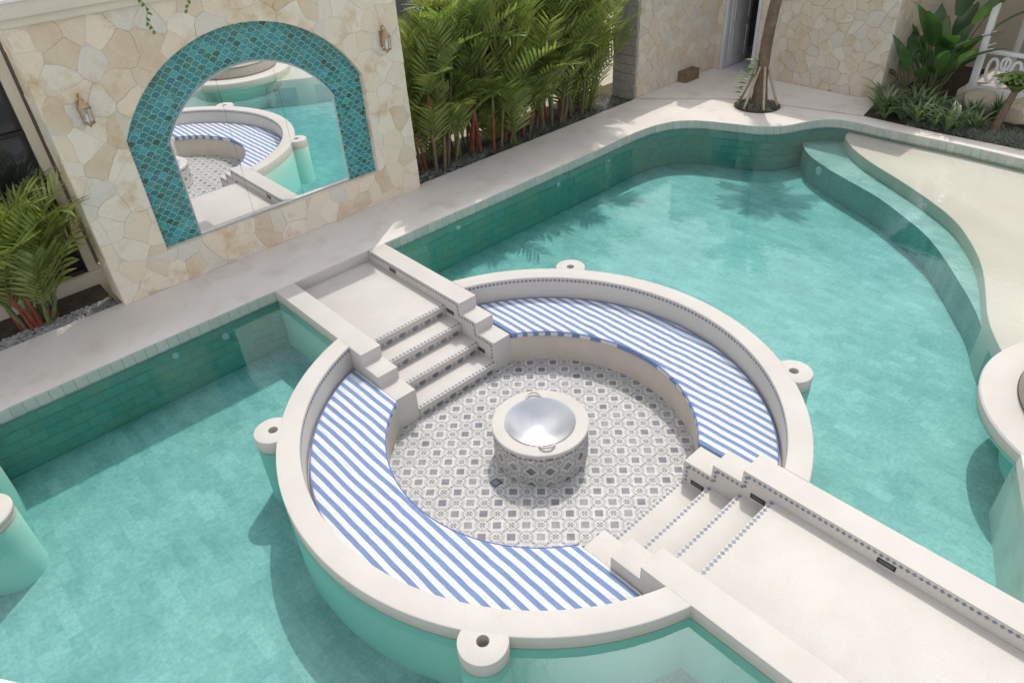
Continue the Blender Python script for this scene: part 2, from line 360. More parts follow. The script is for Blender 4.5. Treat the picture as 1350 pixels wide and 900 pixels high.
def lathe(name, prof, c, mat, parent=None, n=48, smooth=True, top=True):
    """profile [(r,z)] turned about a vertical axis through c"""
    c = Vector(c); bm = bmesh.new(); rings = []
    for r, z in prof:
        if r < 1e-5: rings.append([bm.verts.new(c + Vector((0, 0, z)))])
        else: rings.append([bm.verts.new(c + Vector((r * math.cos(2 * PI * k / n), r * math.sin(2 * PI * k / n), z))) for k in range(n)])
    for a, b in zip(rings, rings[1:]):
        for k in range(n):
            j = (k + 1) % n
            if len(a) == 1 and len(b) == 1: continue
            if len(a) == 1: bm.faces.new((a[0], b[j], b[k]))
            elif len(b) == 1: bm.faces.new((a[k], a[j], b[0]))
            else: bm.faces.new((a[k], a[j], b[j], b[k]))
    return bm_obj(name, bm, mat, parent, c, smooth)
# plan polygons, half-plane clipping, Voronoi pieces
def clip(poly, a, b, c):
    """keep a*x+b*y<=c"""
    out = []
    for i in range(len(poly)):
        p, q = poly[i], poly[(i + 1) % len(poly)]; dp = a * p[0] + b * p[1] - c; dq = a * q[0] + b * q[1] - c
        if dp <= 0: out.append(p)
        if dp * dq < 0: t = dp / (dp - dq); out.append((p[0] + t * (q[0] - p[0]), p[1] + t * (q[1] - p[1])))
    return out
def area(p): return .5 * sum(p[i][0] * p[(i + 1) % len(p)][1] - p[(i + 1) % len(p)][0] * p[i][1] for i in range(len(p))) if len(p) > 2 else 0
def inset(poly, d):
    if area(poly) < 0: poly = poly[::-1]
    out = poly[:]
    for i in range(len(poly)):
        p, q = poly[i], poly[(i + 1) % len(poly)]; ex, ey = q[0] - p[0], q[1] - p[1]; l = math.hypot(ex, ey)
        if l < 1e-6: continue
        nx, ny = ey / l, -ex / l
        out = clip(out, nx, ny, nx * p[0] + ny * p[1] - d)
        if len(out) < 3: return []
    r = []
    for p in out:
        if not r or math.hypot(p[0] - r[-1][0], p[1] - r[-1][1]) > 2e-3: r.append(p)
    if len(r) > 2 and math.hypot(r[0][0] - r[-1][0], r[0][1] - r[-1][1]) < 2e-3: r.pop()
    return r
def voronoi(u0, u1, v0, v1, s, rnd, asp=1.0):
    nu, nv = max(1, round((u1 - u0) / s)), max(1, round((v1 - v0) / (s * asp))); du, dv = (u1 - u0) / nu, (v1 - v0) / nv
    S_ = {}
    for i in range(-2, nu + 2):
        for j in range(-2, nv + 2):
            S_[i, j] = (u0 + (i + .5 + rnd.uniform(-.44, .44) + (.25 if j % 2 else -.25)) * du, v0 + (j + .5 + rnd.uniform(-.42, .42)) * dv)
    cells = []
    for i in range(-1, nu + 1):
        for j in range(-1, nv + 1):
            p = [(u0, v0), (u1, v0), (u1, v1), (u0, v1)]; a = S_[i, j]
            for di in range(-2, 3):
                for dj in range(-2, 3):
                    b = S_.get((i + di, j + dj))
                    if b is None or (di == 0 and dj == 0): continue
                    nx, ny = b[0] - a[0], b[1] - a[1]
                    p = clip(p, nx, ny, nx * (a[0] + b[0]) / 2 + ny * (a[1] + b[1]) / 2)
                    if len(p) < 3: break
                if len(p) < 3: break
            if len(p) > 2 and abs(area(p)) > .002: cells.append(p)
    return cells
def warp(q, f):
    u, v = q; k = f(u, v) if f else 0
    return (u + k * (.016 * math.sin(9 * v + 3 * u) + .009 * math.sin(23 * v - 11 * u + 1) + .005 * math.sin(51 * v + 17 * u)), v + k * (.016 * math.sin(8 * u - 4 * v + 2) + .009 * math.sin(21 * u + 13 * v) + .005 * math.sin(47 * u - 19 * v)))
def slab_piece(name, poly, O, U, V, Nn, th, ch, mat, parent, tilt=0.0, joint=0.0, wf=None):
    """a flat stone: polygon in wall coordinates (u,v), thickness th along the normal, chamfer ch"""
    p = inset(poly, joint)
    if len(p) < 3 or abs(area(p)) < 4e-4: return None
    t = inset(p, ch)
    if len(t) < 3: return None
    if len(t) != len(p):
        cx = sum(q[0] for q in p) / len(p); cy = sum(q[1] for q in p) / len(p); t = [(cx + (q[0] - cx) * .92, cy + (q[1] - cy) * .92) for q in p]
    if wf:
        def sub(z):
            o_ = []
            for i in range(len(z)):
                a, b = z[i], z[(i + 1) % len(z)]; o_ += [a] + [(a[0] + (b[0] - a[0]) * k / 3, a[1] + (b[1] - a[1]) * k / 3) for k in (1, 2)]
            return [warp(q, wf) for q in o_]
        p, t = sub(p), sub(t)
    cx = sum(q[0] for q in p) / len(p); cy = sum(q[1] for q in p) / len(p)
    tx, ty = R.uniform(-tilt, tilt), R.uniform(-tilt, tilt); n = len(p); vs_ = []; c = O + U * cx + V * cy
    for q in p: vs_.append(U * (q[0] - cx) + V * (q[1] - cy))
    for q in p: vs_.append(U * (q[0] - cx) + V * (q[1] - cy) + Nn * (th - ch * .7 + tx * (q[0] - cx) + ty * (q[1] - cy)))
    for q in t: vs_.append(U * (q[0] - cx) + V * (q[1] - cy) + Nn * (th + tx * (q[0] - cx) + ty * (q[1] - cy)))
    fs = []
    for i in range(n):
        j = (i + 1) % n; fs += [(i, j, n + j, n + i), (n + i, n + j, 2 * n + j, 2 * n + i)]
    fs.append(tuple(range(2 * n, 3 * n)))
    me = bpy.data.meshes.new(name); me.from_pydata([tuple(v) for v in vs_], [], fs); me.update()
    return link(name, me, mat, parent, c, False)
VX, VY, VZ = Vector((1, 0, 0)), Vector((0, 1, 0)), Vector((0, 0, 1))

# ---------------------------------------------------------------- dimensions (metres; deck and rim tops at z = 0)
FL = -.98            # pool floor
WA = -.16            # water surface
PF = -.84            # sunken floor
RO, RI, RB = 3.0, 2.74, 1.87
CY0, CY1 = .67, .98  # kerbs of pier and bridge
EX = -4.58           # pool edge of the deck
STX = [2.64, 2.30, 1.945, 1.59]
STZ = [-.18, -.345, -.51, -.675]

# ---------------------------------------------------------------- ground, pool shell
struct(obj('ground', [(-70, -70, -1.25), (70, -70, -1.25), (70, 70, -1.25), (-70, 70, -1.25)], [(0, 1, 2, 3)], 'path'), 'pale earth ground under and around the pool garden', 'ground')
cope = [(EX, -9), (EX, 5.3), (-4.59, 6.2), (-4.62, 7.0), (-4.62, 7.6), (-4.55, 8.1), (-4.38, 8.5), (-4.12, 8.76), (-3.8, 8.93), (-3.4, 9.08), (-3.05, 9.2), (-2.8, 9.32), (-2.57, 9.51), (-2.42, 9.74), (-2.3, 10.05), (-2.15, 10.34), (-1.97, 10.56), (-1.72, 10.69), (-1.4, 10.72), (-1.0, 10.71), (-.5, 10.72), (.04, 10.76), (.72, 10.78), (1.64, 10.75), (8, 10.6)]
# smooth the curve of the coping once (corner cutting), keeping the ends
def chaikin(p, n=1):
    for _ in range(n):
        q = [p[0]]
        for a, b in zip(p, p[1:]): q += [(a[0] * .75 + b[0] * .25, a[1] * .75 + b[1] * .25), (a[0] * .25 + b[0] * .75, a[1] * .25 + b[1] * .75)]
        q.append(p[-1]); p = q
    return p
cope = cope[:1] + chaikin(cope[1:], 1)
deckpoly = cope + [(8, 11.2), (1.5, 11.2), (.07, 11.12), (-1.54, 11.16), (-1.74, 12.25), (-6.03, 12.25), (-6.03, 9.15), (-6.0, 9.0), (-6.0, -9)]
bm = bmesh.new(); prism(bm, deckpoly, -1.0, 0)
deck = struct(bm_obj('pool_deck', bm, 'deck', recalc=False), 'pale washed concrete deck along the mirror wall and behind the pool', 'deck')
deck.data.materials.append(MATS['pool_wall'])
for f_ in deck.data.polygons:
    if abs(f_.normal.z) < .5: f_.material_index = 1
def offset_line(p, d):
    out = []
    for i in range(len(p)):
        a = p[max(i - 1, 0)]; b = p[min(i + 1, len(p) - 1)]; tx, ty = b[0] - a[0], b[1] - a[1]; l = math.hypot(tx, ty)
        out.append((p[i][0] - ty / l * d, p[i][1] + tx / l * d))
    return out
# stone waterline course under the deck edge: one mesh, many blocks
me = None
def along(p, step):
    pts = []; carry = 0
    for a, b in zip(p, p[1:]):
        l = math.hypot(b[0] - a[0], b[1] - a[1]); s = carry
        while s < l: pts.append((a[0] + (b[0] - a[0]) * s / l, a[1] + (b[1] - a[1]) * s / l, math.atan2(b[1] - a[1], b[0] - a[0]))); s += step
        carry = s - l
    return pts
bmt = boxbm(-.0735, .0735, -.02, .012, -.19, -.0035, .004, 1); mt = bpy.data.meshes.new('coping_tile'); bmt.to_mesh(mt); bmt.free(); mt.materials.append(MATS['coping_tile'])
for (x, y, a) in along(cope, .15):
    if -5.4 < y < -1.0 or y > 1.0:
        if x > 2.4: continue
        o = link('coping_tile', mt, None, deck, (x, y, R.uniform(-.004, 0))); o.rotation_euler.z = a + PI
# green stone tiles on the pool wall below the water
bmt = boxbm(-.012, .010, -.1485, .1485, -.0735, .0735, .003, 1); mt = bpy.data.meshes.new('pool_wall_tile'); bmt.to_mesh(mt); bmt.free(); mt.materials.append(MATS['pool_tile'])
for row in range(5):
    z = -.27 - row * .15
    for k in range(60):
        y = -5.4 + k * .3 + (.15 if row % 2 else 0)
        if -1.04 < y < 1.04 or y > 5.2: continue
        link('pool_wall_tile', mt, None, deck, (EX + R.uniform(-.003, .002), y, z))
for (x, y, a) in along(cope, .302):
    if y < 5.25 or x > -2.2: continue
    for row in range(5):
        o = link('pool_wall_tile', mt, None, deck, (x + math.cos(a) * (.15 if row % 2 else 0) + math.sin(a) * .002, y + math.sin(a) * (.15 if row % 2 else 0) - math.cos(a) * .002, -.27 - row * .15)); o.rotation_euler.z = a - PI / 2
# pool floor, shelf and step
struct(obj('pool_floor', [(-6, -10, FL), (9, -10, FL), (9, 12, FL), (-6, 12, FL)], [(0, 1, 2, 3)], 'pool_floor'), 'turquoise looking tiled floor of the swimming pool', 'pool floor')
shelf = [(-1.6, 10.8), (-1.53, 10.42), (-1.17, 9.98), (-.59, 9.51), (.16, 9.07), (.85, 8.62), (1.52, 8.11), (2.01, 7.49), (2.43, 6.8), (2.74, 6.03), (2.96, 5.45), (3.28, 4.92), (3.6, 4.5)]
step = [(-2.4, 10.5), (-2.22, 10.05), (-1.83, 9.59), (-1.18, 9.18), (-.5, 8.86), (.13, 8.57), (.8, 8.09), (1.28, 7.74), (1.76, 7.21), (2.19, 6.65), (2.57, 6.15), (2.86, 5.7), (3.1, 5.2), (3.5, 4.6)]
bm = bmesh.new(); prism(bm, chaikin(shelf, 2) + [(8, 4.5), (8, 10.8)], -1.0, -.225)
bmesh.ops.recalc_face_normals(bm, faces=bm.faces[:]); bevel_sharp(bm, .02, 50)
struct(bm_obj('sun_shelf', bm, 'shelf_plaster', smooth=True), 'cream shallow sun shelf with a curved edge just under the water', 'pool shelf')
bm = bmesh.new(); prism(bm, chaikin(step, 2) + [(5, 4.6), (5, 8), (1, 10.4), (-1, 11), (-2.4, 11)], -1.0, -.45)
struct(bm_obj('pool_step', bm, 'pool_floor'), 'curved green step under the water beside the sun shelf', 'pool step')

# water, two basins parted by the bridge and the round seating pit
def arc(r, a0, a1, n): return [(r * math.cos(a0 + (a1 - a0) * i / n), r * math.sin(a0 + (a1 - a0) * i / n)) for i in range(n + 1)]
rw = RO - .02; aw = math.asin((CY1 - .012) / rw)
north = [(EX - .03, CY1 - .012)] + arc(rw, PI - aw, aw, 72) + [(4.95, CY1 - .012), (4.95, 1.05), (4.52, 2.1), (4.2, 2.9), (4.9, 3.6), (5.4, 4.4), (8, 4.6), (8, 10.64)] + offset_line(cope[1:], .02)[::-1]
north = [p for i, p in enumerate(north) if not (p[1] < 1.0 and p[0] < -4.5 and i > 5)]
south = [(EX - .03, -CY1 + .012)] + arc(rw, PI + aw, 2 * PI - aw, 72) + [(5.53, -CY1 + .012), (5.53, -2.4), (3.18, -3.62), (3.18, -8.5), (EX - .03, -8.5)]
for nm, poly, lab in (('water', north, 'clear turquoise water in the wide basin with the sun shelf'), ('water', south, 'clear turquoise water in the basin with the round stools')):
    bm = bmesh.new(); prism(bm, poly, FL - .03, WA)
    struct(bm_obj(nm, bm, 'pool_water', recalc=False), lab, 'water')

# far sides of the pool
bm = bmesh.new(); prism(bm, [(4.9, CY1), (10, CY1), (10, 4.15), (4.95, 4.15), (4.12, 2.86), (4.45, 2.1)], -1.0, -.012)
struct(bm_obj('side_deck', bm, 'deck'), 'pale deck between the bridge and the round daybed', 'deck')
bm = bmesh.new(); prism(bm, [(5.5, -CY1), (10, -CY1), (10, -9.5), (-4.58, -9.5), (-4.58, -8.47), (3.2, -8.47), (3.2, -3.6), (5.5, -2.4)], -1.0, -.004)
struct(bm_obj('villa_terrace', bm, 'deck'), 'pale terrace below the balcony', 'terrace')

# ---------------------------------------------------------------- round seating pit
pit = thing('seating_pit', 'round sunken seating pit with white plaster rim, curved benches and patterned tile floor', 'seating pit', (0, 0, PF))
def sweep(name, r0, r1, prof, mat, parent, sgn, ycut=CY1, n=84, kind=None, ext=0):
    """cross-section prof [(s,z)] (s=0 inner radius, 1 outer) swept round from one cut y=ycut to the other"""
    bm = bmesh.new(); rings = []
    a0, a1 = math.asin(ycut / r0), math.asin(ycut / r1)
    for i in range(n + 1):
        t = i / n
        A = a0 + (PI - 2 * a0) * t; B = a1 + (PI - 2 * a1) * t
        p0 = Vector((r0 * math.cos(A), r0 * math.sin(A) * sgn, 0)); p1 = Vector((r1 * math.cos(B), r1 * math.sin(B) * sgn, 0))
        rings.append([bm.verts.new(p0.lerp(p1, s) + Vector((0, 0, z))) for s, z in prof])
    m = len(prof)
    for i in range(n):
        for k in range(m):
            bm.faces.new((rings[i][k], rings[i][(k + 1) % m], rings[i + 1][(k + 1) % m], rings[i + 1][k]))
    bm.faces.new(rings[0]); bm.faces.new(rings[-1][::-1])
    return bm_obj(name, bm, mat, parent, (0, sgn * (r0 + r1) / 2, prof[0][1]), True, kind)
def roundrect(w_, z0, z1, b, seg=3, botround=False):
    p = [(0, z0)] if not botround else [(b / w_ * (1 - math.sin(PI / 2 * k / seg)), z0 + b * (1 - math.cos(PI / 2 * k / seg))) for k in range(seg + 1)]
    p += [(b / w_ * (1 - math.cos(PI / 2 * k / seg)), z1 - b + b * math.sin(PI / 2 * k / seg)) for k in range(seg + 1)]
    p += [(1 - b / w_ * (1 - math.sin(PI / 2 * k / seg)), z1 - b + b * math.cos(PI / 2 * k / seg)) for k in range(seg + 1)]
    p += [(1, z0)] if not botround else [(1 - b / w_ * (1 - math.cos(PI / 2 * k / seg)), z0 + b - b * math.sin(PI / 2 * k / seg)) for k in range(seg + 1)]
    return p
for s in (1, -1):
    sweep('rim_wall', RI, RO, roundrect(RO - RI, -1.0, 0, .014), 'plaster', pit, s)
    sweep('bench', RB, RI + .01, roundrect(RI - RB, -.95, -.42, .012), 'bench_plaster', pit, s)
# rim posts with a pole socket
for ax, ay in ((1, 1), (-1, 1), (-1, -1), (1, -1)):
    th = math.atan2(ay * math.sin(rad(53.5)), ax * math.cos(rad(53.5))); c = Vector((3.062 * math.cos(th), 3.062 * math.sin(th), 0)); bm = bmesh.new(); n = 64; rings = []
    def bd(phi, rr):
        lo, hi = .03, rr
        d = Vector((math.cos(phi), math.sin(phi), 0))
        if (c + d * hi).length >= 2.985: return hi
        for _ in range(30):
            mdl = (lo + hi) / 2
            if (c + d * mdl).length >= 2.985: lo = mdl
            else: hi = mdl
        return lo
    prof = [('o', -1.0), ('o', -.014), ('p', -.003), ('q', .002), ('h', .002), ('h', -.14), ('c', -.14)]
    for kd, z in prof:
        if kd == 'c': rings.append([bm.verts.new(c + Vector((0, 0, z)))]); continue
        rr = {'o': .22, 'p': .216, 'q': .207}.get(kd)
        rings.append([bm.verts.new(c + Vector((math.cos(2 * PI * k / n), math.sin(2 * PI * k / n), 0)) * ((bd(2 * PI * k / n, rr)) if rr else .056) + Vector((0, 0, z))) for k in range(n)])
    for a, b in zip(rings, rings[1:]):
        for k in range(n):
            j = (k + 1) % n
            if len(b) == 1: bm.faces.new((a[k], a[j], b[0]))
            else: bm.faces.new((a[k], a[j], b[j], b[k]))
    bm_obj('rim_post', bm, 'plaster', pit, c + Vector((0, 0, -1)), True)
# little slate diamonds set into the plaster: rows of small geometry
def diamonds(name, rows, parent, h=.026):
    """rows: list of (point, tangent, bitangent) for each diamond; normal = t x b"""
    vs_, fs = [], []
    for p, t, b in rows:
        n = t.cross(b) * .0022; i = len(vs_)
        for q in (t * h, b * h, t * -h, b * -h): vs_.append(p + q + n); 
        for q in (t * h, b * h, t * -h, b * -h): vs_.append(p + q - n)
        fs += [(i, i + 1, i + 2, i + 3), (i, i + 4, i + 5, i + 1), (i + 1, i + 5, i + 6, i + 2), (i + 2, i + 6, i + 7, i + 3), (i + 3, i + 7, i + 4, i)]
    return obj(name, vs_, fs, 'diamond_tile', parent, rows[len(rows) // 2][0], kind='stuff')
for s in (1, -1):
    a0 = math.asin(CY1 / RI) + .012; n = int((PI - 2 * a0) * RI / .06); rows = []
    for i in range(n + 1):
        a = a0 + (PI - 2 * a0) * i / n; d = Vector((math.cos(a), s * math.sin(a), 0)); t = Vector((-math.sin(a), s * math.cos(a), 0))
        rows.append((d * RI + Vector((0, 0, -.052)), t if s > 0 else -t, VZ if s > 0 else VZ))
        nn = rows[-1][1].cross(rows[-1][2])
        if nn.dot(d) > 0: rows[-1] = (rows[-1][0], -rows[-1][1], rows[-1][2])
    diamonds('diamond_border', rows, pit)
# floor: mortar bed and patterned cement tiles, trimmed to the round and to the steps
bm = bmesh.new(); prism(bm, arc(RB + .05, 0, 2 * PI, 64)[:-1], -1.0, PF - .008); bm_obj('floor_bed', bm, 'mortar', pit, (0, 0, -1))
T = .2295
for i in range(-9, 10):
    for j in range(-9, 10):
        cx, cy = i * T, j * T; h = T / 2 - .0016
        p = [(cx - h, cy - h), (cx + h, cy - h), (cx + h, cy + h), (cx - h, cy + h)]
        for k in range(64):
            a = 2 * PI * k / 64; p = clip(p, math.cos(a), math.sin(a), RB - .001)
            if len(p) < 3: break
        if len(p) < 3: continue
        if abs(cy) < CY1 + .02:
            p = clip(p, 1, 0, STX[3] - .002); p = clip(p, -1, 0, STX[3] - .002)
        if len(p) < 3 or abs(area(p)) < .0012: continue
        th = R.uniform(-.0008, .0008); n = len(p)
        vs_ = [(q[0], q[1], PF - .008) for q in p] + [(q[0], q[1], PF + th) for q in p]
        obj('floor_tile', vs_, [tuple(range(n, 2 * n))] + [(k, (k + 1) % n, n + (k + 1) % n, n + k) for k in range(n)], 'cement_tile', pit, (cx, cy, PF))
# floor drain
dr = box('floor_drain', -.055, .055, -.055, .055, 0, .004, 'black_metal', None, .001); dr.location = (-.02 + .0, -.735, PF + .001); WL[dr.name] = dr.location.copy()
tag(dr, 'small square black framed drain cover in the patterned floor beside the fire bowl plinth', 'drain')
dp = box('grate', -.043, .043, -.043, .043, .0045, .006, 'diamond_tile', None, .0008); dp.parent = dr; dp.location = (0, 0, .0045)

# ---------------------------------------------------------------- pier and bridge: kerbs, steps, landing
def kerb(name, pts, y0, y1, parent):
    """x-z outline extruded from y0 to y1"""
    bm = bmesh.new(); a = [bm.verts.new((x, y0, z)) for x, z in pts]; b = [bm.verts.new((x, y1, z)) for x, z in pts]; n = len(pts)
    f1 = bm.faces.new(a); f2 = bm.faces.new(b[::-1])
    for i in range(n): bm.faces.new((a[i], b[i], b[(i + 1) % n], a[(i + 1) % n]))
    bmesh.ops.recalc_face_normals(bm, faces=bm.faces[:])
    es = [e for e in bm.edges if max(v.co.z for v in e.verts) > -.9 and min(v.co.z for v in e.verts) > -.95 and abs(e.verts[0].co.x - XEND) > .001]
    bmesh.ops.bevel(bm, geom=es, offset=.011, segments=2, profile=.5, affect='EDGES', clamp_overlap=True)
    return bm_obj(name, bm, 'plaster', parent, (sum(p[0] for p in pts) / n, (y0 + y1) / 2, -1), True)
def crossing(thg, sx, xend, lights):
    """sx = -1 pier, +1 bridge; xend = far end"""
    global XEND
    XEND = xend
    W_ = CY0
    edges = STX + [None]
    # landing / walkway
    def slab(name, xa, xb, z, nose):
        lo, hi = sorted((xa, xb)); bm = boxbm(lo, hi, -W_ + .001, W_ - .001, z - .085, z, .006); return bm_obj(name, bm, 'plaster', thg, ((lo + hi) / 2, 0, z - .085), True)
    nz_ = .022
    slab('landing' if sx < 0 else 'walkway', sx * (STX[0] - nz_), xend, STZ[0], 1)
    lo, hi = sorted((sx * STX[0], xend)); box('base', lo, hi, -W_ + .002, W_ - .002, -1.0, STZ[0] - .0855, 'bench_plaster', thg, 0)
    for k in range(3):
        slab('tread', sx * (STX[k + 1] - nz_), sx * (STX[k] + .0), STZ[k + 1], 1)
        lo, hi = sorted((sx * STX[k + 1], sx * (STX[k] - .001))); box('riser', lo, hi, -W_ + .002, W_ - .002, -1.0, STZ[k + 1] - .0855, 'bench_plaster', thg, 0)
    for k in range(4):
        rows = []; n = int(2 * W_ / .0605)
        for i in range(n): rows.append((Vector((sx * (STX[k] - nz_ + .03), -W_ + .03 + i * .0605 + .01, STZ[k])), VX, VY))
        diamonds('diamond_border', rows, thg)
        # patterned cement tile riser pieces under each nosing
        zt = STZ[k] - .087; zb = (STZ[k + 1] if k < 3 else PF) + .001
        for i in range(6):
            y0, y1 = -W_ + .004 + i * T * .972, -W_ + .004 + (i + 1) * T * .972 - .003; xf = sx * (STX[k] - .0005)
            yc = (y0 + y1) / 2; hh = (zt - zb)
            # local x = along the riser, local y = up
            vs_ = [(-(y1 - y0) / 2, -hh / 2, .004), ((y1 - y0) / 2, -hh / 2, .004), ((y1 - y0) / 2, hh / 2, .004), (-(y1 - y0) / 2, hh / 2, .004)]
            vs_ += [(x_, y_, -.002) for x_, y_, _ in vs_]
            me = bpy.data.meshes.new('riser_tile'); me.from_pydata(vs_, [], [(0, 1, 2, 3), (0, 4, 5, 1), (1, 5, 6, 2), (2, 6, 7, 3), (3, 7, 4, 0)]); me.update()
            o = link('riser_tile', me, 'cement_tile', thg, (xf, yc, (zt + zb) / 2))
            o.rotation_euler = Matrix(((0, 0, -sx), (-sx, 0, 0), (0, 1, 0))).to_euler()
    prof = [(xend, -1.0), (xend, 0), (sx * 2.28, 0), (sx * 2.28, -.175), (sx * 1.935, -.175), (sx * 1.935, -.35), (sx * 1.59, -.35), (sx * 1.59, -1.0)]
    for s in (1, -1):
        kb = kerb('kerb', prof, s * CY0, s * CY1, thg)
        yf = s * CY0; rows = []; d = .05; st = .0585
        tv = VX * (1 if s > 0 else -1)
        def run(x0, z0, x1, z1):
            L_ = math.hypot(x1 - x0, z1 - z0); n = max(1, round(L_ / st))
            for i in range(n): rows.append((Vector((x0 + (x1 - x0) * (i + .5) / n, yf, z0 + (z1 - z0) * (i + .5) / n)), tv, VZ))
        far = xend - sx * .05
        run(far, -d, sx * (2.28 + d), -d); run(sx * (2.28 + d), -d, sx * (2.28 + d), -.175 - d)
        run(sx * (2.28 + d), -.175 - d, sx * (1.935 + d), -.175 - d); run(sx * (1.935 + d), -.175 - d, sx * (1.935 + d), -.35 - d)
        run(sx * (1.935 + d), -.35 - d, sx * (1.59 + d), -.35 - d); run(sx * (1.59 + d), -.35 - d, sx * (1.59 + d), -.675 + .03)
        diamonds('diamond_border', rows, thg, .024)
        for lx, lz in lights:
            l = box('step_light', lx - .085, lx + .085, yf - .004, yf + .004, lz - .034, lz + .034, 'black_metal', thg, .002)
            g = box('lens', lx - .066, lx + .066, yf - .006, yf + .006, lz - .018, lz + .018, 'lamp_glass', None, .002); put(g, l, ((lx), yf, lz - .018))
pier = thing('stepped_pier', 'short white plaster pier with sunken landing and steps down from the mirror wall deck', 'pier', (-3.6, 0, -1))
crossing(pier, -1, EX, [(-3.93, -.115), (-2.52, -.245), (-1.88, -.60)])
box('landing_back', EX - .003, EX + .012, -CY0 + .003, CY0 - .003, STZ[0] - .02, -.001, 'plaster', pier, .003)
bridge = thing('footbridge', 'wide white plaster footbridge with low kerbs and steps into the seating pit', 'bridge', (4.5, 0, -1))
crossing(bridge, 1, 9.0, [(1.79, -.60), (2.49, -.27), (3.77, -.12), (5.4, -.12)])

# ---------------------------------------------------------------- cushions
def cushion(sgn, mat, label):
    bm = bmesh.new(); r0, r1 = RB - .035, RI - .035; z0, z1 = -.42, -.325; n = 420; b = .03; rings = []
    prof = roundrect(r1 - r0, z0, z1, b, 4, True)
    # more rows across the top for a soft surface
    top = [(.05 + .9 * k / 14, z1) for k in range(15)]
    i0 = max(i for i, p in enumerate(prof) if p[0] < .5); prof = prof[:i0 + 1] + top + prof[i0 + 1:]
    a0, a1 = math.asin((CY1 + .012) / r0), math.asin((CY1 + .012) / r1)
    rn = random.Random(3 + sgn); ph = [rn.uniform(0, 6) for _ in range(8)]
    folds = [(c0 + rn.uniform(-.13, .13), rn.uniform(.2, .75), rn.uniform(.12, .3), rn.choice((-1, 1)) * rn.uniform(.003, .0075), rn.uniform(-.25, .25), rn.uniform(.008, .016)) for c0 in (.25, .5, .74) for _ in range(7)]
    for i in range(n + 1):
        t = i / n; A = a0 + (PI - 2 * a0) * t; B = a1 + (PI - 2 * a1) * t
        p0 = Vector((r0 * math.cos(A), r0 * math.sin(A) * sgn, 0)); p1 = Vector((r1 * math.cos(B), r1 * math.sin(B) * sgn, 0))
        e = min(t, 1 - t) * n; endf = min(1, e / 6.0); ring = []
        seam = math.exp(-((t - .5) * 160) ** 2) * .007
        for s, z in prof:
            f = max(0, (z - z0) / (z1 - z0)); w_ = 0
            if z >= z1 - 1e-6: w_ = .008 * math.sin(PI * s) + .003 * math.sin(9 * A + 5 * s + ph[0]) * math.sin(4 * s + ph[1]) + .0022 * math.sin(31 * A - 12 * s + ph[2]) * math.sin(13 * A + 3 * s + ph[3]) - seam + sum(h_ * math.exp(-((t - c_ - k_ * (s - s_) * .3) / w2) ** 2 - ((s - s_) / l_) ** 2) for c_, s_, l_, h_, k_, w2 in folds)
            ring.append(bm.verts.new(p0.lerp(p1, s) + Vector((0, 0, z + w_ - (1 - endf) * .014 * f))))
        rings.append(ring)
    m = len(prof)
    for i in range(n):
        for k in range(m): bm.faces.new((rings[i][k], rings[i][(k + 1) % m], rings[i + 1][(k + 1) % m], rings[i + 1][k]))
    bm.faces.new(rings[0]); bm.faces.new(rings[-1][::-1])
    th = thing('bench_cushion', label, 'cushion', (0, sgn * 2.3, -.42), None)
    bm_obj('cover', bm, mat, th, (0, sgn * 2.3, -.42), 'all')
    pts = [(r0 * math.cos(a0 + (PI - 2 * a0) * i / n) * 1.0, r0 * math.sin(a0 + (PI - 2 * a0) * i / n) * sgn, z1 - .012) for i in range(n + 1)]
    tube_obj('piping', pts, .0075, 'piping', th, 6)
    pts = [((r1 - .006) * math.cos(a1 + (PI - 2 * a1) * i / n), (r1 - .006) * math.sin(a1 + (PI - 2 * a1) * i / n) * sgn, z1 - .008) for i in range(n + 1)]
    tube_obj('piping', pts, .0075, 'piping', th, 6)
cushion(-1, 'striped_canvas_south', 'long curved blue and white striped bench cushion on the side of the round stools')
cushion(1, 'striped_canvas_north', 'long curved blue and white striped bench cushion on the side of the sun shelf')

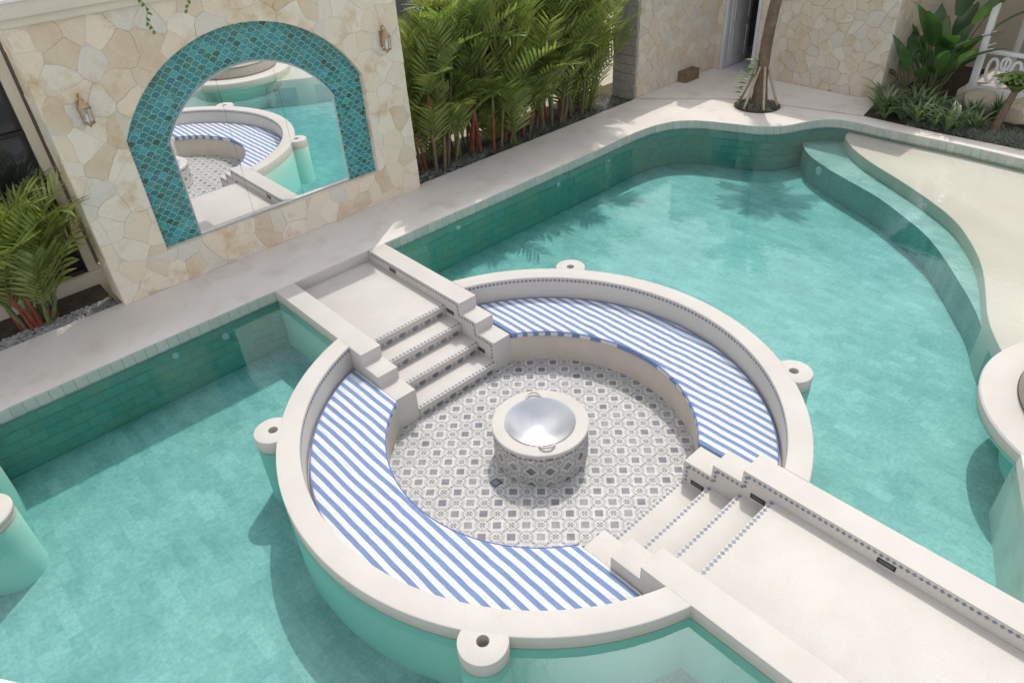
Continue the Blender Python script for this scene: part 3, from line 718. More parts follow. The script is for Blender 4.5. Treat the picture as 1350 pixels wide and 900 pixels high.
# ---------------------------------------------------------------- fire bowl
fp = thing('fire_bowl_plinth', 'round plinth faced with patterned tiles and topped with a cream plaster ring', 'plinth', (0, 0, PF))
ZT = -.335; RP = .565
lathe('core', [(0, PF), (RP - .02, PF), (RP - .02, ZT - .05), (.45, ZT - .05), (.42, ZT - .3), (0, ZT - .3)], (0, 0, 0), 'mortar', fp, 32)
lathe('cap', [(.44, ZT - .055), (RP + .012, ZT - .055), (RP + .016, ZT - .05), (RP + .016, ZT - .008), (RP + .006, ZT), (.43, ZT), (.40, ZT - .006), (.39, ZT - .055), (.44, ZT - .055)], (0, 0, 0), 'plaster', fp, 64)
nt_ = 16; wq = 2 * RP * math.tan(PI / nt_); zs = [PF + .002, PF + .112, PF + .112 + T * .985, ZT - .056]
for k in range(nt_):
    a = 2 * PI * (k + .5) / nt_; d = Vector((math.cos(a), math.sin(a), 0)); t = Vector((-math.sin(a), math.cos(a), 0))
    for row in range(3):
        za, zb = zs[row] + .001, zs[row + 1] - .001
        # dark diamond centres: middle row at its centre, half rows at the outer edges
        zc = (zs[1] + zs[2]) / 2 if row == 1 else (zs[1] + zs[2]) / 2 + (row - 1) * T
        hw = wq / 2 - .001
        vs_ = [(-hw, za - zc, 0), (hw, za - zc, 0), (hw, zb - zc, 0), (-hw, zb - zc, 0)]
        vs_ += [(x_ * .97, y_, -.018) for x_, y_, _ in vs_]
        me = bpy.data.meshes.new('plinth_tile'); me.from_pydata(vs_, [], [(0, 1, 2, 3), (0, 4, 5, 1), (1, 5, 6, 2), (2, 6, 7, 3), (3, 7, 4, 0)]); me.update()
        o = link('plinth_tile', me, 'cement_tile', fp, d * RP + Vector((0, 0, zc)))
        o.rotation_euler = Matrix(((t.x, 0, d.x), (t.y, 0, d.y), (t.z, 1, 0))).to_euler()
rows = []
for k in range(58):
    a = 2 * PI * k / 58; d = Vector((math.cos(a), math.sin(a), 0)); ka = (a % (2 * PI / nt_)) - PI / nt_; rr = RP / math.cos(ka)
    rows.append((d * rr + Vector((0, 0, ZT - .085)), Vector((-math.sin(a), math.cos(a), 0)), VZ))
diamonds('diamond_border', rows, fp, .025)
bw = thing('fire_bowl', 'shallow brushed steel bowl with two looped handles set into the round plinth', 'bowl', (0, 0, ZT - .2))
prof = [(.002, -.205)]
for i in range(1, 13): r = .415 * i / 12; prof.append((r, -.205 + .21 * (i / 12) ** 1.7))
prof += [(.424, .009), (.424, .003), (.41, -.006)] + [(.41 * i / 12, -.211 + .21 * (i / 12) ** 1.7) for i in range(11, 0, -1)] + [(.002, -.211)]
lathe('bowl', prof, (0, 0, ZT + .002), 'brushed_steel', bw, 96)
for a in (rad(146), rad(-34)):
    d = Vector((math.cos(a), math.sin(a), 0)); t = Vector((-math.sin(a), math.cos(a), 0)); pts = []
    for k in range(13):
        q = PI * k / 12; pts.append(d * (.42 + .075 * math.sin(q)) + t * (.085 * math.cos(q)) + Vector((0, 0, ZT + .012 + .03 * math.sin(q))))
    tube_obj('handle', pts, .014, 'plaster', bw, 10)

# ---------------------------------------------------------------- mirror wall
XW = -5.88; WY = 2.69; WT = 3.81; DEP = .11
mw = thing('mirror_wall', 'freestanding wall of pale irregular stones with a teal tiled arch round a mirror', 'wall', (XW - .25, 0, 0))
AH, ASP, AAP, ASI = 1.885, 2.23, 3.36, .57      # arch half width, springing, apex, sill
AR = ((AAP - ASP) ** 2 + AH ** 2) / (2 * (AAP - ASP)); AC = AAP - AR
MH, MSP, MAP = 1.335, 2.05, 2.83
MR = ((MAP - MSP) ** 2 + MH ** 2) / (2 * (MAP - MSP)); MC = MAP - MR
def archpts(h, sp, r, c, n=40):
    a0 = math.asin(h / r); return [(r * math.sin(-a0 + 2 * a0 * i / n), c + r * math.cos(-a0 + 2 * a0 * i / n)) for i in range(n + 1)]
def wall_core():
    bm = bmesh.new(); ap = archpts(AH, ASP, AR, AC); xf, xr, xb = XW - .009, XW - DEP, XW - .55
    def quadstrip(pa, pb):
        for (a, b), (c_, d_) in zip(zip(pa, pb), zip(pa[1:], pb[1:])):
            bm.faces.new([bm.verts.new(v) for v in (a, b, d_, c_)])
    P = lambda y, z, x: (x, y, z)
    # front skin round the arch
    inner = [(-AH, ASI)] + ap + [(AH, ASI)]
    outer = [(-WY, ASI)] + [(-WY + (WY - AH) * 0 + 0, 0)] * 0
    top = [(-WY, ASP)] + [(max(-WY, min(WY, p[0] * 1.0)), WT) for p in ap[1:-1]] + [(WY, ASP)]
    quadstrip([P(*p, xf) for p in ap], [P(*p, xf) for p in [(ap[0][0], WT)] + top[1:-1] + [(ap[-1][0], WT)]])
    for a, b, c_, d_ in (((-WY, 0), (-AH, 0), (-AH, WT), (-WY, WT)), ((AH, 0), (WY, 0), (WY, WT), (AH, WT)), ((-AH, 0), (AH, 0), (AH, ASI), (-AH, ASI))):
        bm.faces.new([bm.verts.new(P(*q, xf)) for q in (a, b, c_, d_)])
    # reveal, recessed back
    loop = inner + [inner[0]]
    quadstrip([P(*p, xf) for p in loop], [P(*p, xr) for p in loop])
    bm.faces.new([bm.verts.new(P(*p, xr)) for p in inner])
    # sides, top, back
    for q in (((xf, -WY, 0), (xf, -WY, WT), (xb, -WY, WT), (xb, -WY, 0)), ((xf, WY, 0), (xb, WY, 0), (xb, WY, WT), (xf, WY, WT)), ((xf, -WY, WT), (xf, WY, WT), (xb, WY, WT), (xb, -WY, WT)), ((xb, -WY, 0), (xb, -WY, WT), (xb, WY, WT), (xb, WY, 0))):
        bm.faces.new([bm.verts.new(v) for v in q])
    bmesh.ops.remove_doubles(bm, verts=bm.verts[:], dist=1e-4)
    return bm_obj('core', bm, 'mortar', mw, (XW - .25, 0, 0))
wall_core()
def minus_arch(p):
    """parts of a convex stone outside the arch opening"""
    cx = sum(q[0] for q in p) / len(p); cz = sum(q[1] for q in p) / len(p)
    def inside(q):
        return ASI < q[1] and abs(q[0]) < AH and (q[1] < ASP or math.hypot(q[0], q[1] - AC) < AR)
    mid = [((p[i][0] + p[(i + 1) % len(p)][0]) / 2, (p[i][1] + p[(i + 1) % len(p)][1]) / 2) for i in range(len(p))]
    if not any(inside(q) for q in p + mid + [(cx, cz)]): return [p]
    out = []
    if cz > ASP - .05:
        dx, dz = cx, cz - AC; l = math.hypot(dx, dz); nx, nz_ = dx / l, dz / l
        if abs(cx) > AH - .12 and cz < ASP + .2: nx, nz_ = (1 if cx > 0 else -1), 0; q = clip(p, -nx, 0, -AH)
        else: q = clip(p, -nx, -nz_, -(AR + .002 + nz_ * AC))
        return [q] if len(q) > 2 else []
    q = clip(p, 0, 1, ASI)
    if len(q) > 2: out.append(q)
    r = clip(p, 0, -1, -ASI)
    if len(r) > 2:
        for sx in (1, -1):
            q = clip(r, -sx, 0, -AH)
            if len(q) > 2: out.append(q)
    return out
rs = random.Random(21)
def wf_arch(u, v):
    d = min(WY - abs(u), v, WT - v)
    if v < ASP: e = max(abs(u) - AH, ASI - v)
    else: e = math.hypot(u, v - AC) - AR
    return max(0, min(1, (min(d, e) - .01) / .12))
for p in voronoi(-WY - .02, WY + .02, 0, WT, .335, rs, .92):
    for q in minus_arch(p):
        slab_piece('stone', q, Vector((XW - .024, 0, 0)), VY, VZ, VX, .022 + R.uniform(-.003, .004), .004, 'stone', mw, .03, .0022, wf_arch)
for p in voronoi(0, .54, 0, WT, .40, rs, 1.0):
    slab_piece('stone', p, Vector((XW - .01, -WY, 0)), -VX, VZ, -VY, .022 + R.uniform(0, .006), .006, 'stone', mw, .02, .0035)
for p in voronoi(ASI, ASP, 0, DEP - .022, .36, rs, .4):   # right-hand reveal
    slab_piece('stone', [(q[1], q[0]) for q in p], Vector((XW - .022, AH, 0)), -VX, VZ, -VY, .01, .003, 'stone', mw, .01, .002)
for k in range(11):                                        # sill stones
    y0 = -AH + k * 2 * AH / 11
    slab_piece('stone', [(y0, 0), (y0 + 2 * AH / 11, 0), (y0 + 2 * AH / 11, DEP - .024), (y0, DEP - .024)], Vector((XW - .022, 0, ASI)), VY, -VX, VZ, .008, .003, 'stone', mw, .01, .002)
for a, b, xo in ((WT, WT + .10, .05), (WT + .10, WT + .27, .10)):
    box('cornice', XW - .6, XW + xo, -WY - xo, WY + xo, a, b, 'cream_render', mw, .01)
box('parapet_cap', XW - .7, XW + .13, -WY - .13, WY + .13, WT + .27, WT + .31, 'white_paint', mw, .006)
# teal fish-scale tiles: the larger part as single pieces
SW, SH = .130, .067
ap = archpts(AH, ASP, AR, AC); band = thing('arch_tiling', 'band of glossy teal fish scale tiles lining the arch round the mirror', 'tiling', (XW - DEP, 0, ASI))
bm = bmesh.new(); xr = XW - DEP
poly = [(-AH + .003, ASI + .011)] + archpts(AH - .003, ASP, AR - .003, AC) + [(AH - .003, ASI + .011)]
f = bm.faces.new([bm.verts.new((xr + .006, y, z)) for y, z in poly]); bm_obj('grout', bm, 'scale_grout', band, (xr, 0, ASI))
def scale_outline(w_, k=6):
    r = w_ / 2; pts = [(r * math.cos(PI * i / (2 * k) * 1), r * math.sin(PI * i / (2 * k))) for i in range(2 * k + 1)]       # dome, from right to left
    left = [(-r + r * math.sin(PI / 2 * i / k), -r + r * math.cos(PI / 2 * i / k)) for i in range(1, k + 1)]
    right = [(-x_, y_) for x_, y_ in left[:-1]][::-1]
    return pts + left + right
def in_arch(y, z, e=0.0): return z > ASI + .012 and abs(y) < AH - .004 - e and (z < ASP or math.hypot(y, z - AC) < AR - .004 - e)
def in_mirror(y, z, e=0.0): return z < ASI + 9 and abs(y) < MH + e and (z < MSP or math.hypot(y, z - MC) < MR + e) 
ol = scale_outline(SW * .89)
def scale_mesh(pts):
    a = area(pts)
    n = len(pts); cx = sum(p[0] for p in pts) / n; cz = sum(p[1] for p in pts) / n
    v = [(0, p[0], p[1]) for p in pts] + [(.005, p[0], p[1]) for p in pts] + [(.007, cx + (p[0] - cx) * .9, cz + (p[1] - cz) * .9) for p in pts]; f = []
    for i in range(n):
        j = (i + 1) % n; f += [(i, j, n + j, n + i), (n + i, n + j, 2 * n + j, 2 * n + i)]
    f.append(tuple(range(2 * n, 3 * n)))
    return v, f
full = bpy.data.meshes.new('scale_tile'); v_, f_ = scale_mesh(ol); full.from_pydata(v_, [], f_); full.materials.append(MATS['glazed_scale']); full.update()
spots = []
row = 0; z = ASI + .02
while z < AAP + .05:
    y = -AH - SW + (SW / 2 if row % 2 else 0)
    while y < AH + SW:
        pts = [(y + a, z + b) for a, b in ol]
        ins = [in_arch(*p) and not in_mirror(*p, .012) for p in pts]
        if any(ins): spots.append((y, z, all(ins)))
        y += SW
    z += SH; row += 1
whole = sorted([s for s in spots if s[2]], key=lambda s: (s[0] - 4) ** 2 * .2 - s[1])[:300]
ws = set(whole); jv, jf = [], []
for y, z, ok in spots:
    if (y, z, ok) in ws:
        o = link('scale_tile', full, None, band, (xr + .005, y, z)); o.rotation_euler = (R.uniform(-.02, .02), R.uniform(-.025, .025), R.uniform(-.025, .025)); continue
    pts = []
    for a, b in ol:                       # trim cut tiles to the band
        Y, Z = y + a, z + b; c0 = (max(-AH + .05, min(AH - .05, y)), max(ASI + .04, z))
        q = (Y, Z)
        if not in_arch(*q) or in_mirror(*q, .012):
            # slide the point back towards a spot inside the band
            best = None
            for (ya, za) in ((y, z), (y + .05, z), (y - .05, z), (y, z + .05), (y, z - .05), (y + .04, z - .04), (y - .04, z - .04), (y + .04, z + .04), (y - .04, z + .04)):
                if in_arch(ya, za) and not in_mirror(ya, za, .012): best = (ya, za); break
            if best is None: pts = None; break
            lo, hi = 0, 1
            for _ in range(12):
                m_ = (lo + hi) / 2; t_ = (best[0] + (Y - best[0]) * m_, best[1] + (Z - best[1]) * m_)
                if in_arch(*t_) and not in_mirror(*t_, .012): lo = m_
                else: hi = m_
            q = (best[0] + (Y - best[0]) * lo, best[1] + (Z - best[1]) * lo)
        pts.append(q)
    if not pts or abs(area(pts)) < 4e-4: continue
    v, f = scale_mesh(pts); i0 = len(jv); jv += [(xr + .005 + a[0], a[1], a[2]) for a in v]; jf += [tuple(k + i0 for k in q) for q in f]
obj('scale_tile', jv, jf, 'glazed_scale', band, (xr, 0, 1.5), kind='stuff')
# mirror of three upright panes with a thin frame
mi = thing('mirror', 'large arched mirror of three upright panes in the stone wall', 'mirror', (xr + .02, 0, ASI))
xm = xr + .024; cuts = [-MH + .012, -.445, .445, MH - .012]
mr_in = MR - .012
for a, b in zip(cuts, cuts[1:]):
    a += .002; b -= .002; n = 24; pts = [(a, ASI + .02), (b, ASI + .02)]
    pts += [(b + (a - b) * i / n, MC + math.sqrt(max(0, mr_in ** 2 - (b + (a - b) * i / n) ** 2))) for i in range(n + 1)]
    bm = bmesh.new(); fr = [bm.verts.new((xm, y, z)) for y, z in pts]; bk = [bm.verts.new((xm - .006, y, z)) for y, z in pts]
    bm.faces.new(fr); bm.faces.new(bk[::-1])
    for i in range(len(pts)): bm.faces.new((fr[i], fr[(i + 1) % len(pts)], bk[(i + 1) % len(pts)], bk[i]))
    bm_obj('pane', bm, 'mirror', mi, (xm, (a + b) / 2, ASI))
fr_pts = [(-MH, ASI + .012)] + archpts(MH, MSP, MR, MC, 48) + [(MH, ASI + .012)]
bm = bmesh.new(); loops = []
for i, (y, z) in enumerate(fr_pts):
    cy, cz = 0, 1.2; d = Vector((0, y - cy, z - cz)).normalized() * .018
    loops.append([bm.verts.new(q) for q in ((xr + .006, y, z), (xr + .040, y, z), (xr + .040, y - d.y, z - d.z), (xr + .006, y - d.y, z - d.z))])
for a, b in zip(loops, loops[1:] + loops[:1]):
    for k in range(4): bm.faces.new((a[k], a[(k + 1) % 4], b[(k + 1) % 4], b[k]))
bm_obj('frame', bm, 'mirror_edge', mi, (xr, 0, ASI))

# lanterns
def lantern(y, z, label):
    t = thing('wall_lantern', label, 'lantern', (XW, y, z), None); x0 = XW + .004; cx = XW + .105
    box('backplate', x0, x0 + .02, y - .05, y + .05, z - .12, z + .12, 'rust', t, .006)
    pts = [(x0 + .015, y, z + .06)] + [(x0 + .015 + .05 - .05 * math.cos(PI * k / 8), y, z + .13 + .07 * math.sin(PI * k / 8) + .02 * k / 8) for k in range(9)]
    tube_obj('arm', pts, .011, 'brass', t)
    lathe('roof', [(.012, .155), (.02, .15), (.03, .12), (.055, .09), (.078, .055), (.09, .05), (.09, .036), (.07, .034), (.01, .034)], (cx, y, z), 'brass', t, 6, False)
    lathe('base', [(.01, -.205), (.014, -.19), (.035, -.175), (.06, -.165), (.072, -.155), (.072, -.142), (.01, -.142)], (cx, y, z), 'brass', t, 6, False)
    g = lathe('glass', [(.054, -.14), (.064, .034)], (cx, y, z), 'lamp_glass_clear', t, 6, False)
    for k in range(6):
        a = 2 * PI * k / 6; p0 = (cx + .066 * math.cos(a), y + .066 * math.sin(a), z - .145); p1 = (cx + .077 * math.cos(a), y + .077 * math.sin(a), z + .04)
        tube_obj('bar', [p0, p1], .0055, 'brass', t, 5)
    tube_obj('lamp_holder', [(cx, y, z - .14), (cx, y, z - .04)], [.018, .014], 'white_plastic', t, 8)
m_, nt, b_ = newmat('lamp_glass_clear'); b_.inputs['Base Color'].default_value = (.9, .92, .92, 1); b_.inputs['Roughness'].default_value = .05; b_.inputs['Alpha'].default_value = .22
lantern(-2.25, 2.76, 'small weathered brass lantern on the stone wall, by the clump of palms in pebbles')
lantern(2.35, 2.70, 'small weathered brass lantern on the stone wall, by the row of palms')

# ---------------------------------------------------------------- stone house at the far end of the deck
YD = 12.25
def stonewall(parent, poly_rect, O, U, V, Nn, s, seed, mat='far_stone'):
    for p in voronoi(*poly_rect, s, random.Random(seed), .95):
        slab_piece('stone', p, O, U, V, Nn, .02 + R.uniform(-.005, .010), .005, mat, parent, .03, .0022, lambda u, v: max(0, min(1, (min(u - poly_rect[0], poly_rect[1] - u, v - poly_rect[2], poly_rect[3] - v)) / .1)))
hs = thing('stone_house', 'house clad in pale irregular stones with an open grey door', 'house', (-3, YD + .2, 0))
DX0, DX1 = -5.76, -4.96
box('wall', -6.4, DX0 - .03, YD + .02, YD + .35, -.2, 3.9, 'mortar', hs, 0)
box('wall', DX1 + .03, -1.76, YD + .02, YD + .35, -.2, 3.9, 'mortar', hs, 0)
box('wall', DX0 - .03, DX1 + .03, YD + .02, YD + .35, 2.2, 3.9, 'mortar', hs, 0)
box('wall', -2.1, -1.76, YD + .35, YD + 5, -.2, 3.9, 'mortar', hs, 0)
box('wall', -6.4, -6.05, 11.4, YD + .02, -.2, 3.9, 'mortar', hs, 0)
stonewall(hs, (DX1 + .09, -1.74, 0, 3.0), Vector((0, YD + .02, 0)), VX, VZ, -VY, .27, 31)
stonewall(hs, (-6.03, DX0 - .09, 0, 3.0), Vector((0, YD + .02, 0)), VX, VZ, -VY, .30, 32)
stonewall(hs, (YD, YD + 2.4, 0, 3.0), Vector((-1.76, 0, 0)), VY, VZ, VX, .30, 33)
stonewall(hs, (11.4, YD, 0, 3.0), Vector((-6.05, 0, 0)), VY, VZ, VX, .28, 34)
box('room_floor', -6.3, -2.2, YD + .02, YD + 4, -.2, .015, 'interior_floor', hs, 0)
box('room_wall', -6.35, -6.3, YD + .4, YD + 4, .016, 2.6, 'interior', hs, 0)
box('room_wall', -6.3, -2.15, YD + 4, YD + 4.1, .016, 2.6, 'interior', hs, 0)
box('room_wall', -4.6, -4.5, YD + .36, YD + 4, .016, 2.6, 'interior', hs, 0)
box('room_ceiling', -6.35, -2.15, YD + .36, YD + 4.1, 2.6, 2.7, 'interior', hs, 0)
df = box('door_frame', DX0 - .085, DX0, YD - .015, YD + .16, .003, 2.16, 'door_paint', hs, .008)
df2 = box('door_frame', DX1, DX1 + .085, YD - .015, YD + .16, .003, 2.16, 'door_paint', hs, .008)
box('door_frame', DX0 - .085, DX1 + .085, YD - .012, YD + .16, 2.162, 2.25, 'door_paint', hs, .008)
dl = box('door', DX0 - .02, DX0 + .022, YD + .17, YD + 1.05, .03, 2.13, 'door_paint', hs, .004)
for z0, z1 in ((.16, .95), (1.08, 2.0)):
    for ya, yb, za, zb in ((YD + .29, YD + .32, z0, z1), (YD + .90, YD + .93, z0, z1), (YD + .32, YD + .90, z0, z0 + .03), (YD + .32, YD + .90, z1 - .03, z1)):
        m_ = box('panel_moulding', DX0 + .021, DX0 + .036, ya, yb, za, zb, 'door_paint', None, .003); put(m_, dl, ((2 * DX0 + .057) / 2, (ya + yb) / 2, za))
h_ = tube_obj('handle', [(DX0 + .02, YD + .98, 1.02), (DX0 + .07, YD + .98, 1.02), (DX0 + .07, YD + .88, 1.02)], .009, 'black_metal', None); put(h_, dl, (DX0 + .02, YD + .98, 1.02))
# lower garden wall and its grey block end
gw = thing('garden_wall', 'lower wall of pale irregular stones between the grey block wall and the open door', 'wall', (-6.2, 10.3, 0))
box('core', -6.35, -6.05, 9.2, 11.4, -.2, 2.35, 'mortar', gw, 0)
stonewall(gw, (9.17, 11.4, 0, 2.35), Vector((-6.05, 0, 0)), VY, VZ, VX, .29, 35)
bw_ = thing('block_wall', 'grey bare concrete block wall behind the last palm', 'wall', (-6.4, 9.16, -.3))
box('core', -6.74, -6.06, 9.165, 9.195, -.3, 2.6, 'mortar', bw_, 0)
for r in range(13):
    z0 = -.3 + r * .205; xs = [-6.74, -6.37, -6.06] if r % 2 else [-6.74, -6.55, -6.18, -6.06]
    for a, b in zip(xs, xs[1:]): box('block', a + .004, b - .004, 9.135 + R.uniform(-.004, .004), 9.164, z0 + .004, z0 + .199, 'block', bw_, .006, seg=1)
# wooden box against the garden wall
wb = thing('wooden_crate', 'small brown wooden crate on the deck against the stone garden wall', 'crate', (-5.9, 11.0, 0))
for k in range(3):
    box('plank', -5.80, -5.78, 10.78, 11.3, .004 + k * .075, .074 + k * .075, 'wood_box', wb, .004); box('plank', -6.02, -5.80, 10.76, 10.78, .004 + k * .075, .074 + k * .075, 'wood_box', wb, .004)
for k in range(3): box('lid_plank', -6.02 + k * .082, -5.942 + k * .082, 10.755, 11.31, .23, .25, 'wood_box', wb, .004)
box('frame', -6.02, -5.81, 10.785, 11.29, .003, .229, 'wood_box', wb, .004)
# brown joint strips in the deck
for a, b in (((-5.95, 9.14), (-4.28, 10.42)), ((-4.28, 10.42), (-3.14, 10.77)), ((-3.14, 10.77), (-1.56, 11.15))):
    d = Vector((b[0] - a[0], b[1] - a[1], 0)).normalized(); n = Vector((-d.y, d.x, 0)) * .012; A, B = Vector((*a, .003)), Vector((*b, .003))
    obj('joint_strip', [A + n, A - n, B - n, B + n], [(0, 3, 2, 1)], 'joint_brown', deck, (A + B) / 2)

# ---------------------------------------------------------------- plants
def frond_mesh(name, Ln, a0, bend, nl, ll, lw, rnd, mat, lift=.35, droop=.35, rr=.011):
    bm = bmesh.new(); pts = []; p = Vector((0, 0, 0)); n = 14; dirs = []
    for i in range(n + 1):
        t = i / n; a = a0 - bend * t ** 1.4; d = Vector((math.cos(a), 0, math.sin(a))); dirs.append(d); pts.append(p.copy()); p = p + d * Ln / n
    tube(bm, pts, [rr * (1 - .8 * i / n) for i in range(n + 1)], 4, False)
    for s in (1, -1):
        for k in range(nl):
            t = .16 + .84 * (k + .5 * (s > 0) * .6) / nl; f = min(t, 1) * n; i = min(int(f), n - 1); q = pts[i].lerp(pts[i + 1], f - i); d = dirs[i]
            up = Vector((-d.z, 0, d.x)); side = Vector((0, s, 0)); env = (.35 + .65 * math.sin(PI * min(1, .12 + t * .80)) ** .8)
            l = ll * env * rnd.uniform(.88, 1.1); fw = .7 + .8 * t
            dv = (side + d * fw + up * lift * rnd.uniform(.6, 1.3)).normalized(); wv = (d - dv * d.dot(dv)).normalized() * lw * (.6 + .4 * env)
            dn = Vector((0, 0, -1)) * droop * l * rnd.uniform(.5, 1.4)
            sec = [(0, .35), (.3, 1), (.65, .8), (1, .06)]; prev = None
            for u_, w_ in sec:
                c = q + dv * l * u_ + dn * u_ * u_; a_, b_ = bm.verts.new(c - wv * w_ / 2), bm.verts.new(c + wv * w_ / 2)
                if prev: bm.faces.new((prev[0], prev[1], b_, a_))
                prev = (a_, b_)
    me = bpy.data.meshes.new(name); bm.to_mesh(me); bm.free(); me.materials.append(MATS[mat]); return me
rf = random.Random(5)
FR = [frond_mesh('frond', 1.45 + .12 * k, rad(a), rad(b), 17, .60, .054, rf, 'palm_leaf', lf, dr) for k, (a, b, lf, dr) in enumerate(((84, 40, .45, .10), (80, 55, .40, .22), (86, 25, .5, .06), (74, 62, .35, .28), (82, 46, .45, .14)))]
def palm_clump(loc, n, hmin, hmax, spread, label, group, rn, red=.6, scale=1.0, lean=(0, 0)):
    t = thing('red_stem_palm', label, 'palm', loc, group); o = Vector(loc)
    for k in range(n):
        a = 2 * PI * k / n + rn.uniform(-.4, .4); r = spread * math.sqrt(rn.uniform(.1, 1)); b = o + Vector((r * math.cos(a) * .6, r * math.sin(a), -.03)); h = hmin + (hmax - hmin) * rn.random() ** 1.3
        tp = b + Vector((math.cos(a) * .13 * h + lean[0] * h, math.sin(a) * .16 * h + lean[1] * h, h)); md = b.lerp(tp, .5) + Vector((0, 0, .03))
        tube_obj('stem', [b, md, tp], [.034, .028, .024], 'brown_stem' if rn.random() > red else 'red_stem', t, 7)
        sh = tp + (tp - md).normalized() * .32; tube_obj('crownshaft', [tp - Vector((0, 0, .02)), tp.lerp(sh, .5), sh], [.033, .032, .016], 'red_stem' if rn.random() < .35 else 'green_stem', t, 7)
        nf = rn.randint(4, 6)
        for f in range(nf):
            m_ = rn.choice(FR); ob = link('frond', m_, None, t, tp.lerp(sh, .35 + .6 * f / nf)); s_ = scale * rn.uniform(.75, 1.1)
            ob.scale = (s_, s_, s_); ob.rotation_euler = (rn.uniform(-.2, .2), rn.uniform(-.12, .38) - .2 * f / nf, a + f * 2.4 + rn.uniform(-.4, .4))
    return t
rn = random.Random(11)
labs = ['tall clump of red stemmed palms right beside the mirror wall', 'second clump of red stemmed palms from the mirror wall in the row along the deck', 'third clump of red stemmed palms from the mirror wall in the row along the deck', 'third clump of red stemmed palms from the block wall in the row along the deck', 'second clump of red stemmed palms from the block wall in the row along the deck', 'clump of red stemmed palms beside the block wall, last of the row']
for k, (y, x, lb) in enumerate(zip((3.62, 4.4, 5.05, 5.95, 6.85, 7.7), (-6.5, -6.7, -6.5, -6.65, -6.5, -6.55), labs)):
    palm_clump((x, y, -.06), 13, .02, 1.8, .48, lb, 'palms in the row along the deck', rn, .22, 1.0 if k else .95)
palm_clump((-6.42, -3.72, -.06), 12, .05, 1.35, .32, 'clump of red stemmed palms growing from the pebble strip beside the mirror wall', None, random.Random(4), .6, 1.0)
# beds
def bed(name, x0, x1, y0, y1, z, label):
    bm = boxbm(x0, x1, y0, y1, -1.0, z); return struct(bm_obj(name, bm, 'soil', None, ((x0 + x1) / 2, (y0 + y1) / 2, -1)), label, 'soil')
bed('planting_bed', -7.35, -6.0, 2.72, 9.12, -.055, 'dark soil of the bed under the row of palms')
bed('planting_bed', -7.0, -6.0, -9, -2.75, -.075, 'dark strip of soil under the pebbles beside the mirror wall')
bm = bmesh.new(); prism(bm, [(-1.735, 12.22), (-1.54, 11.17), (.07, 11.13), (1.5, 11.21), (8, 11.21), (8, 16), (-1.735, 16)], -1.0, -.02)
struct(bm_obj('planting_bed', bm, 'soil'), 'dark soil of the bed behind the sun shelf', 'soil')
bm = boxbm(-11, -7.36, -9, 16, -1.0, -.05); struct(bm_obj('garden_path', bm, 'path', None, (-9, 3, -1)), 'beige path behind the row of palms', 'path')
lathe('tree_pit', [(0, -.03), (.5, -.03), (.5, .006), (.47, .012), (0, .02)], (-3.58, 10.38, 0), 'soil', None, 40); tp_ = bpy.data.objects['tree_pit']; struct(tp_, 'round soil pit in the deck at the foot of the staked palm', 'tree pit')
def blades(name, fn, count, mat, label, cat, hmin, hmax, wd, rn, arch=.8, per=9):
    """ground cover of arching blades in tufts; fn gives tuft spots"""
    vs_, fs = [], []
    for _ in range(count):
        x, y, z = fn(rn); 
        for k in range(per):
            a = rn.uniform(0, 2 * PI); l = rn.uniform(hmin, hmax); d = Vector((math.cos(a), math.sin(a), 0)); s = Vector((-d.y, d.x, 0)) * wd; p = Vector((x + rn.uniform(-.03, .03), y + rn.uniform(-.03, .03), z - .01)); e = rn.uniform(.5, 1.35)
            i = len(vs_)
            for j in range(4):
                t = j / 3; an = e - arch * 1.5 * t * t; q = p + (d * math.cos(e - arch * .75 * t) + VZ * math.sin(e - arch * .9 * t)) * l * t
                w_ = (1, .95, .7, .05)[j]; vs_ += [q - s * w_, q + s * w_]
            for j in range(3): fs.append((i + 2 * j, i + 2 * j + 1, i + 2 * j + 3, i + 2 * j + 2))
    ob = obj(name, vs_, fs, mat); tag(ob, label, cat, None, 'stuff'); return ob
rg = random.Random(2)
blades('ground_cover', lambda r: (r.uniform(-6.5, -6.06), r.uniform(2.8, 8.9), -.055), 420, 'grass_leaf', 'grey green grassy ground cover at the foot of the row of palms', 'ground cover', .10, .24, .006, rg, .9)
def ringspot(r):
    a, q = r.uniform(0, 2 * PI), .44 * math.sqrt(r.random()); return (-3.58 + q * math.cos(a), 10.38 + q * math.sin(a), .012)
blades('ground_cover', ringspot, 110, 'grass_leaf', 'low grey green grass in the round pit of the staked palm', 'ground cover', .08, .2, .006, rg, .9)
blades('ground_cover', lambda r: (r.uniform(-.7, 3.2), r.uniform(11.27, 12.0), -.02), 520, 'grass_leaf', 'dense grey green mondo grass behind the sun shelf', 'ground cover', .14, .32, .007, rg, .95)
# pebbles
def pebbles(name, x0, x1, y0, y1, z, n, rn, label):
    bm = bmesh.new()
    for _ in range(n):
        r = rn.uniform(.016, .042); m_ = Matrix.Translation((rn.uniform(x0, x1), rn.uniform(y0, y1), z + r * .5)) @ Matrix.Rotation(rn.uniform(0, 6), 4, 'Z') @ Matrix.Diagonal((r * rn.uniform(.9, 1.5), r, r * rn.uniform(.55, .85), 1))
        bmesh.ops.create_icosphere(bm, subdivisions=1, radius=1, matrix=m_)
    ob = bm_obj(name, bm, 'pebble', None, (0, 0, 0), 'all'); tag(ob, label, 'pebbles', None, 'stuff')
pebbles('pebbles', -6.38, -6.05, -5.2, -2.78, -.075, 900, rg, 'grey pebbles in the strip along the deck beside the mirror wall')
pebbles('pebbles', -6.42, -6.05, 2.75, 4.6, -.055, 130, rg, 'scattered grey pebbles under the palms beside the mirror wall')

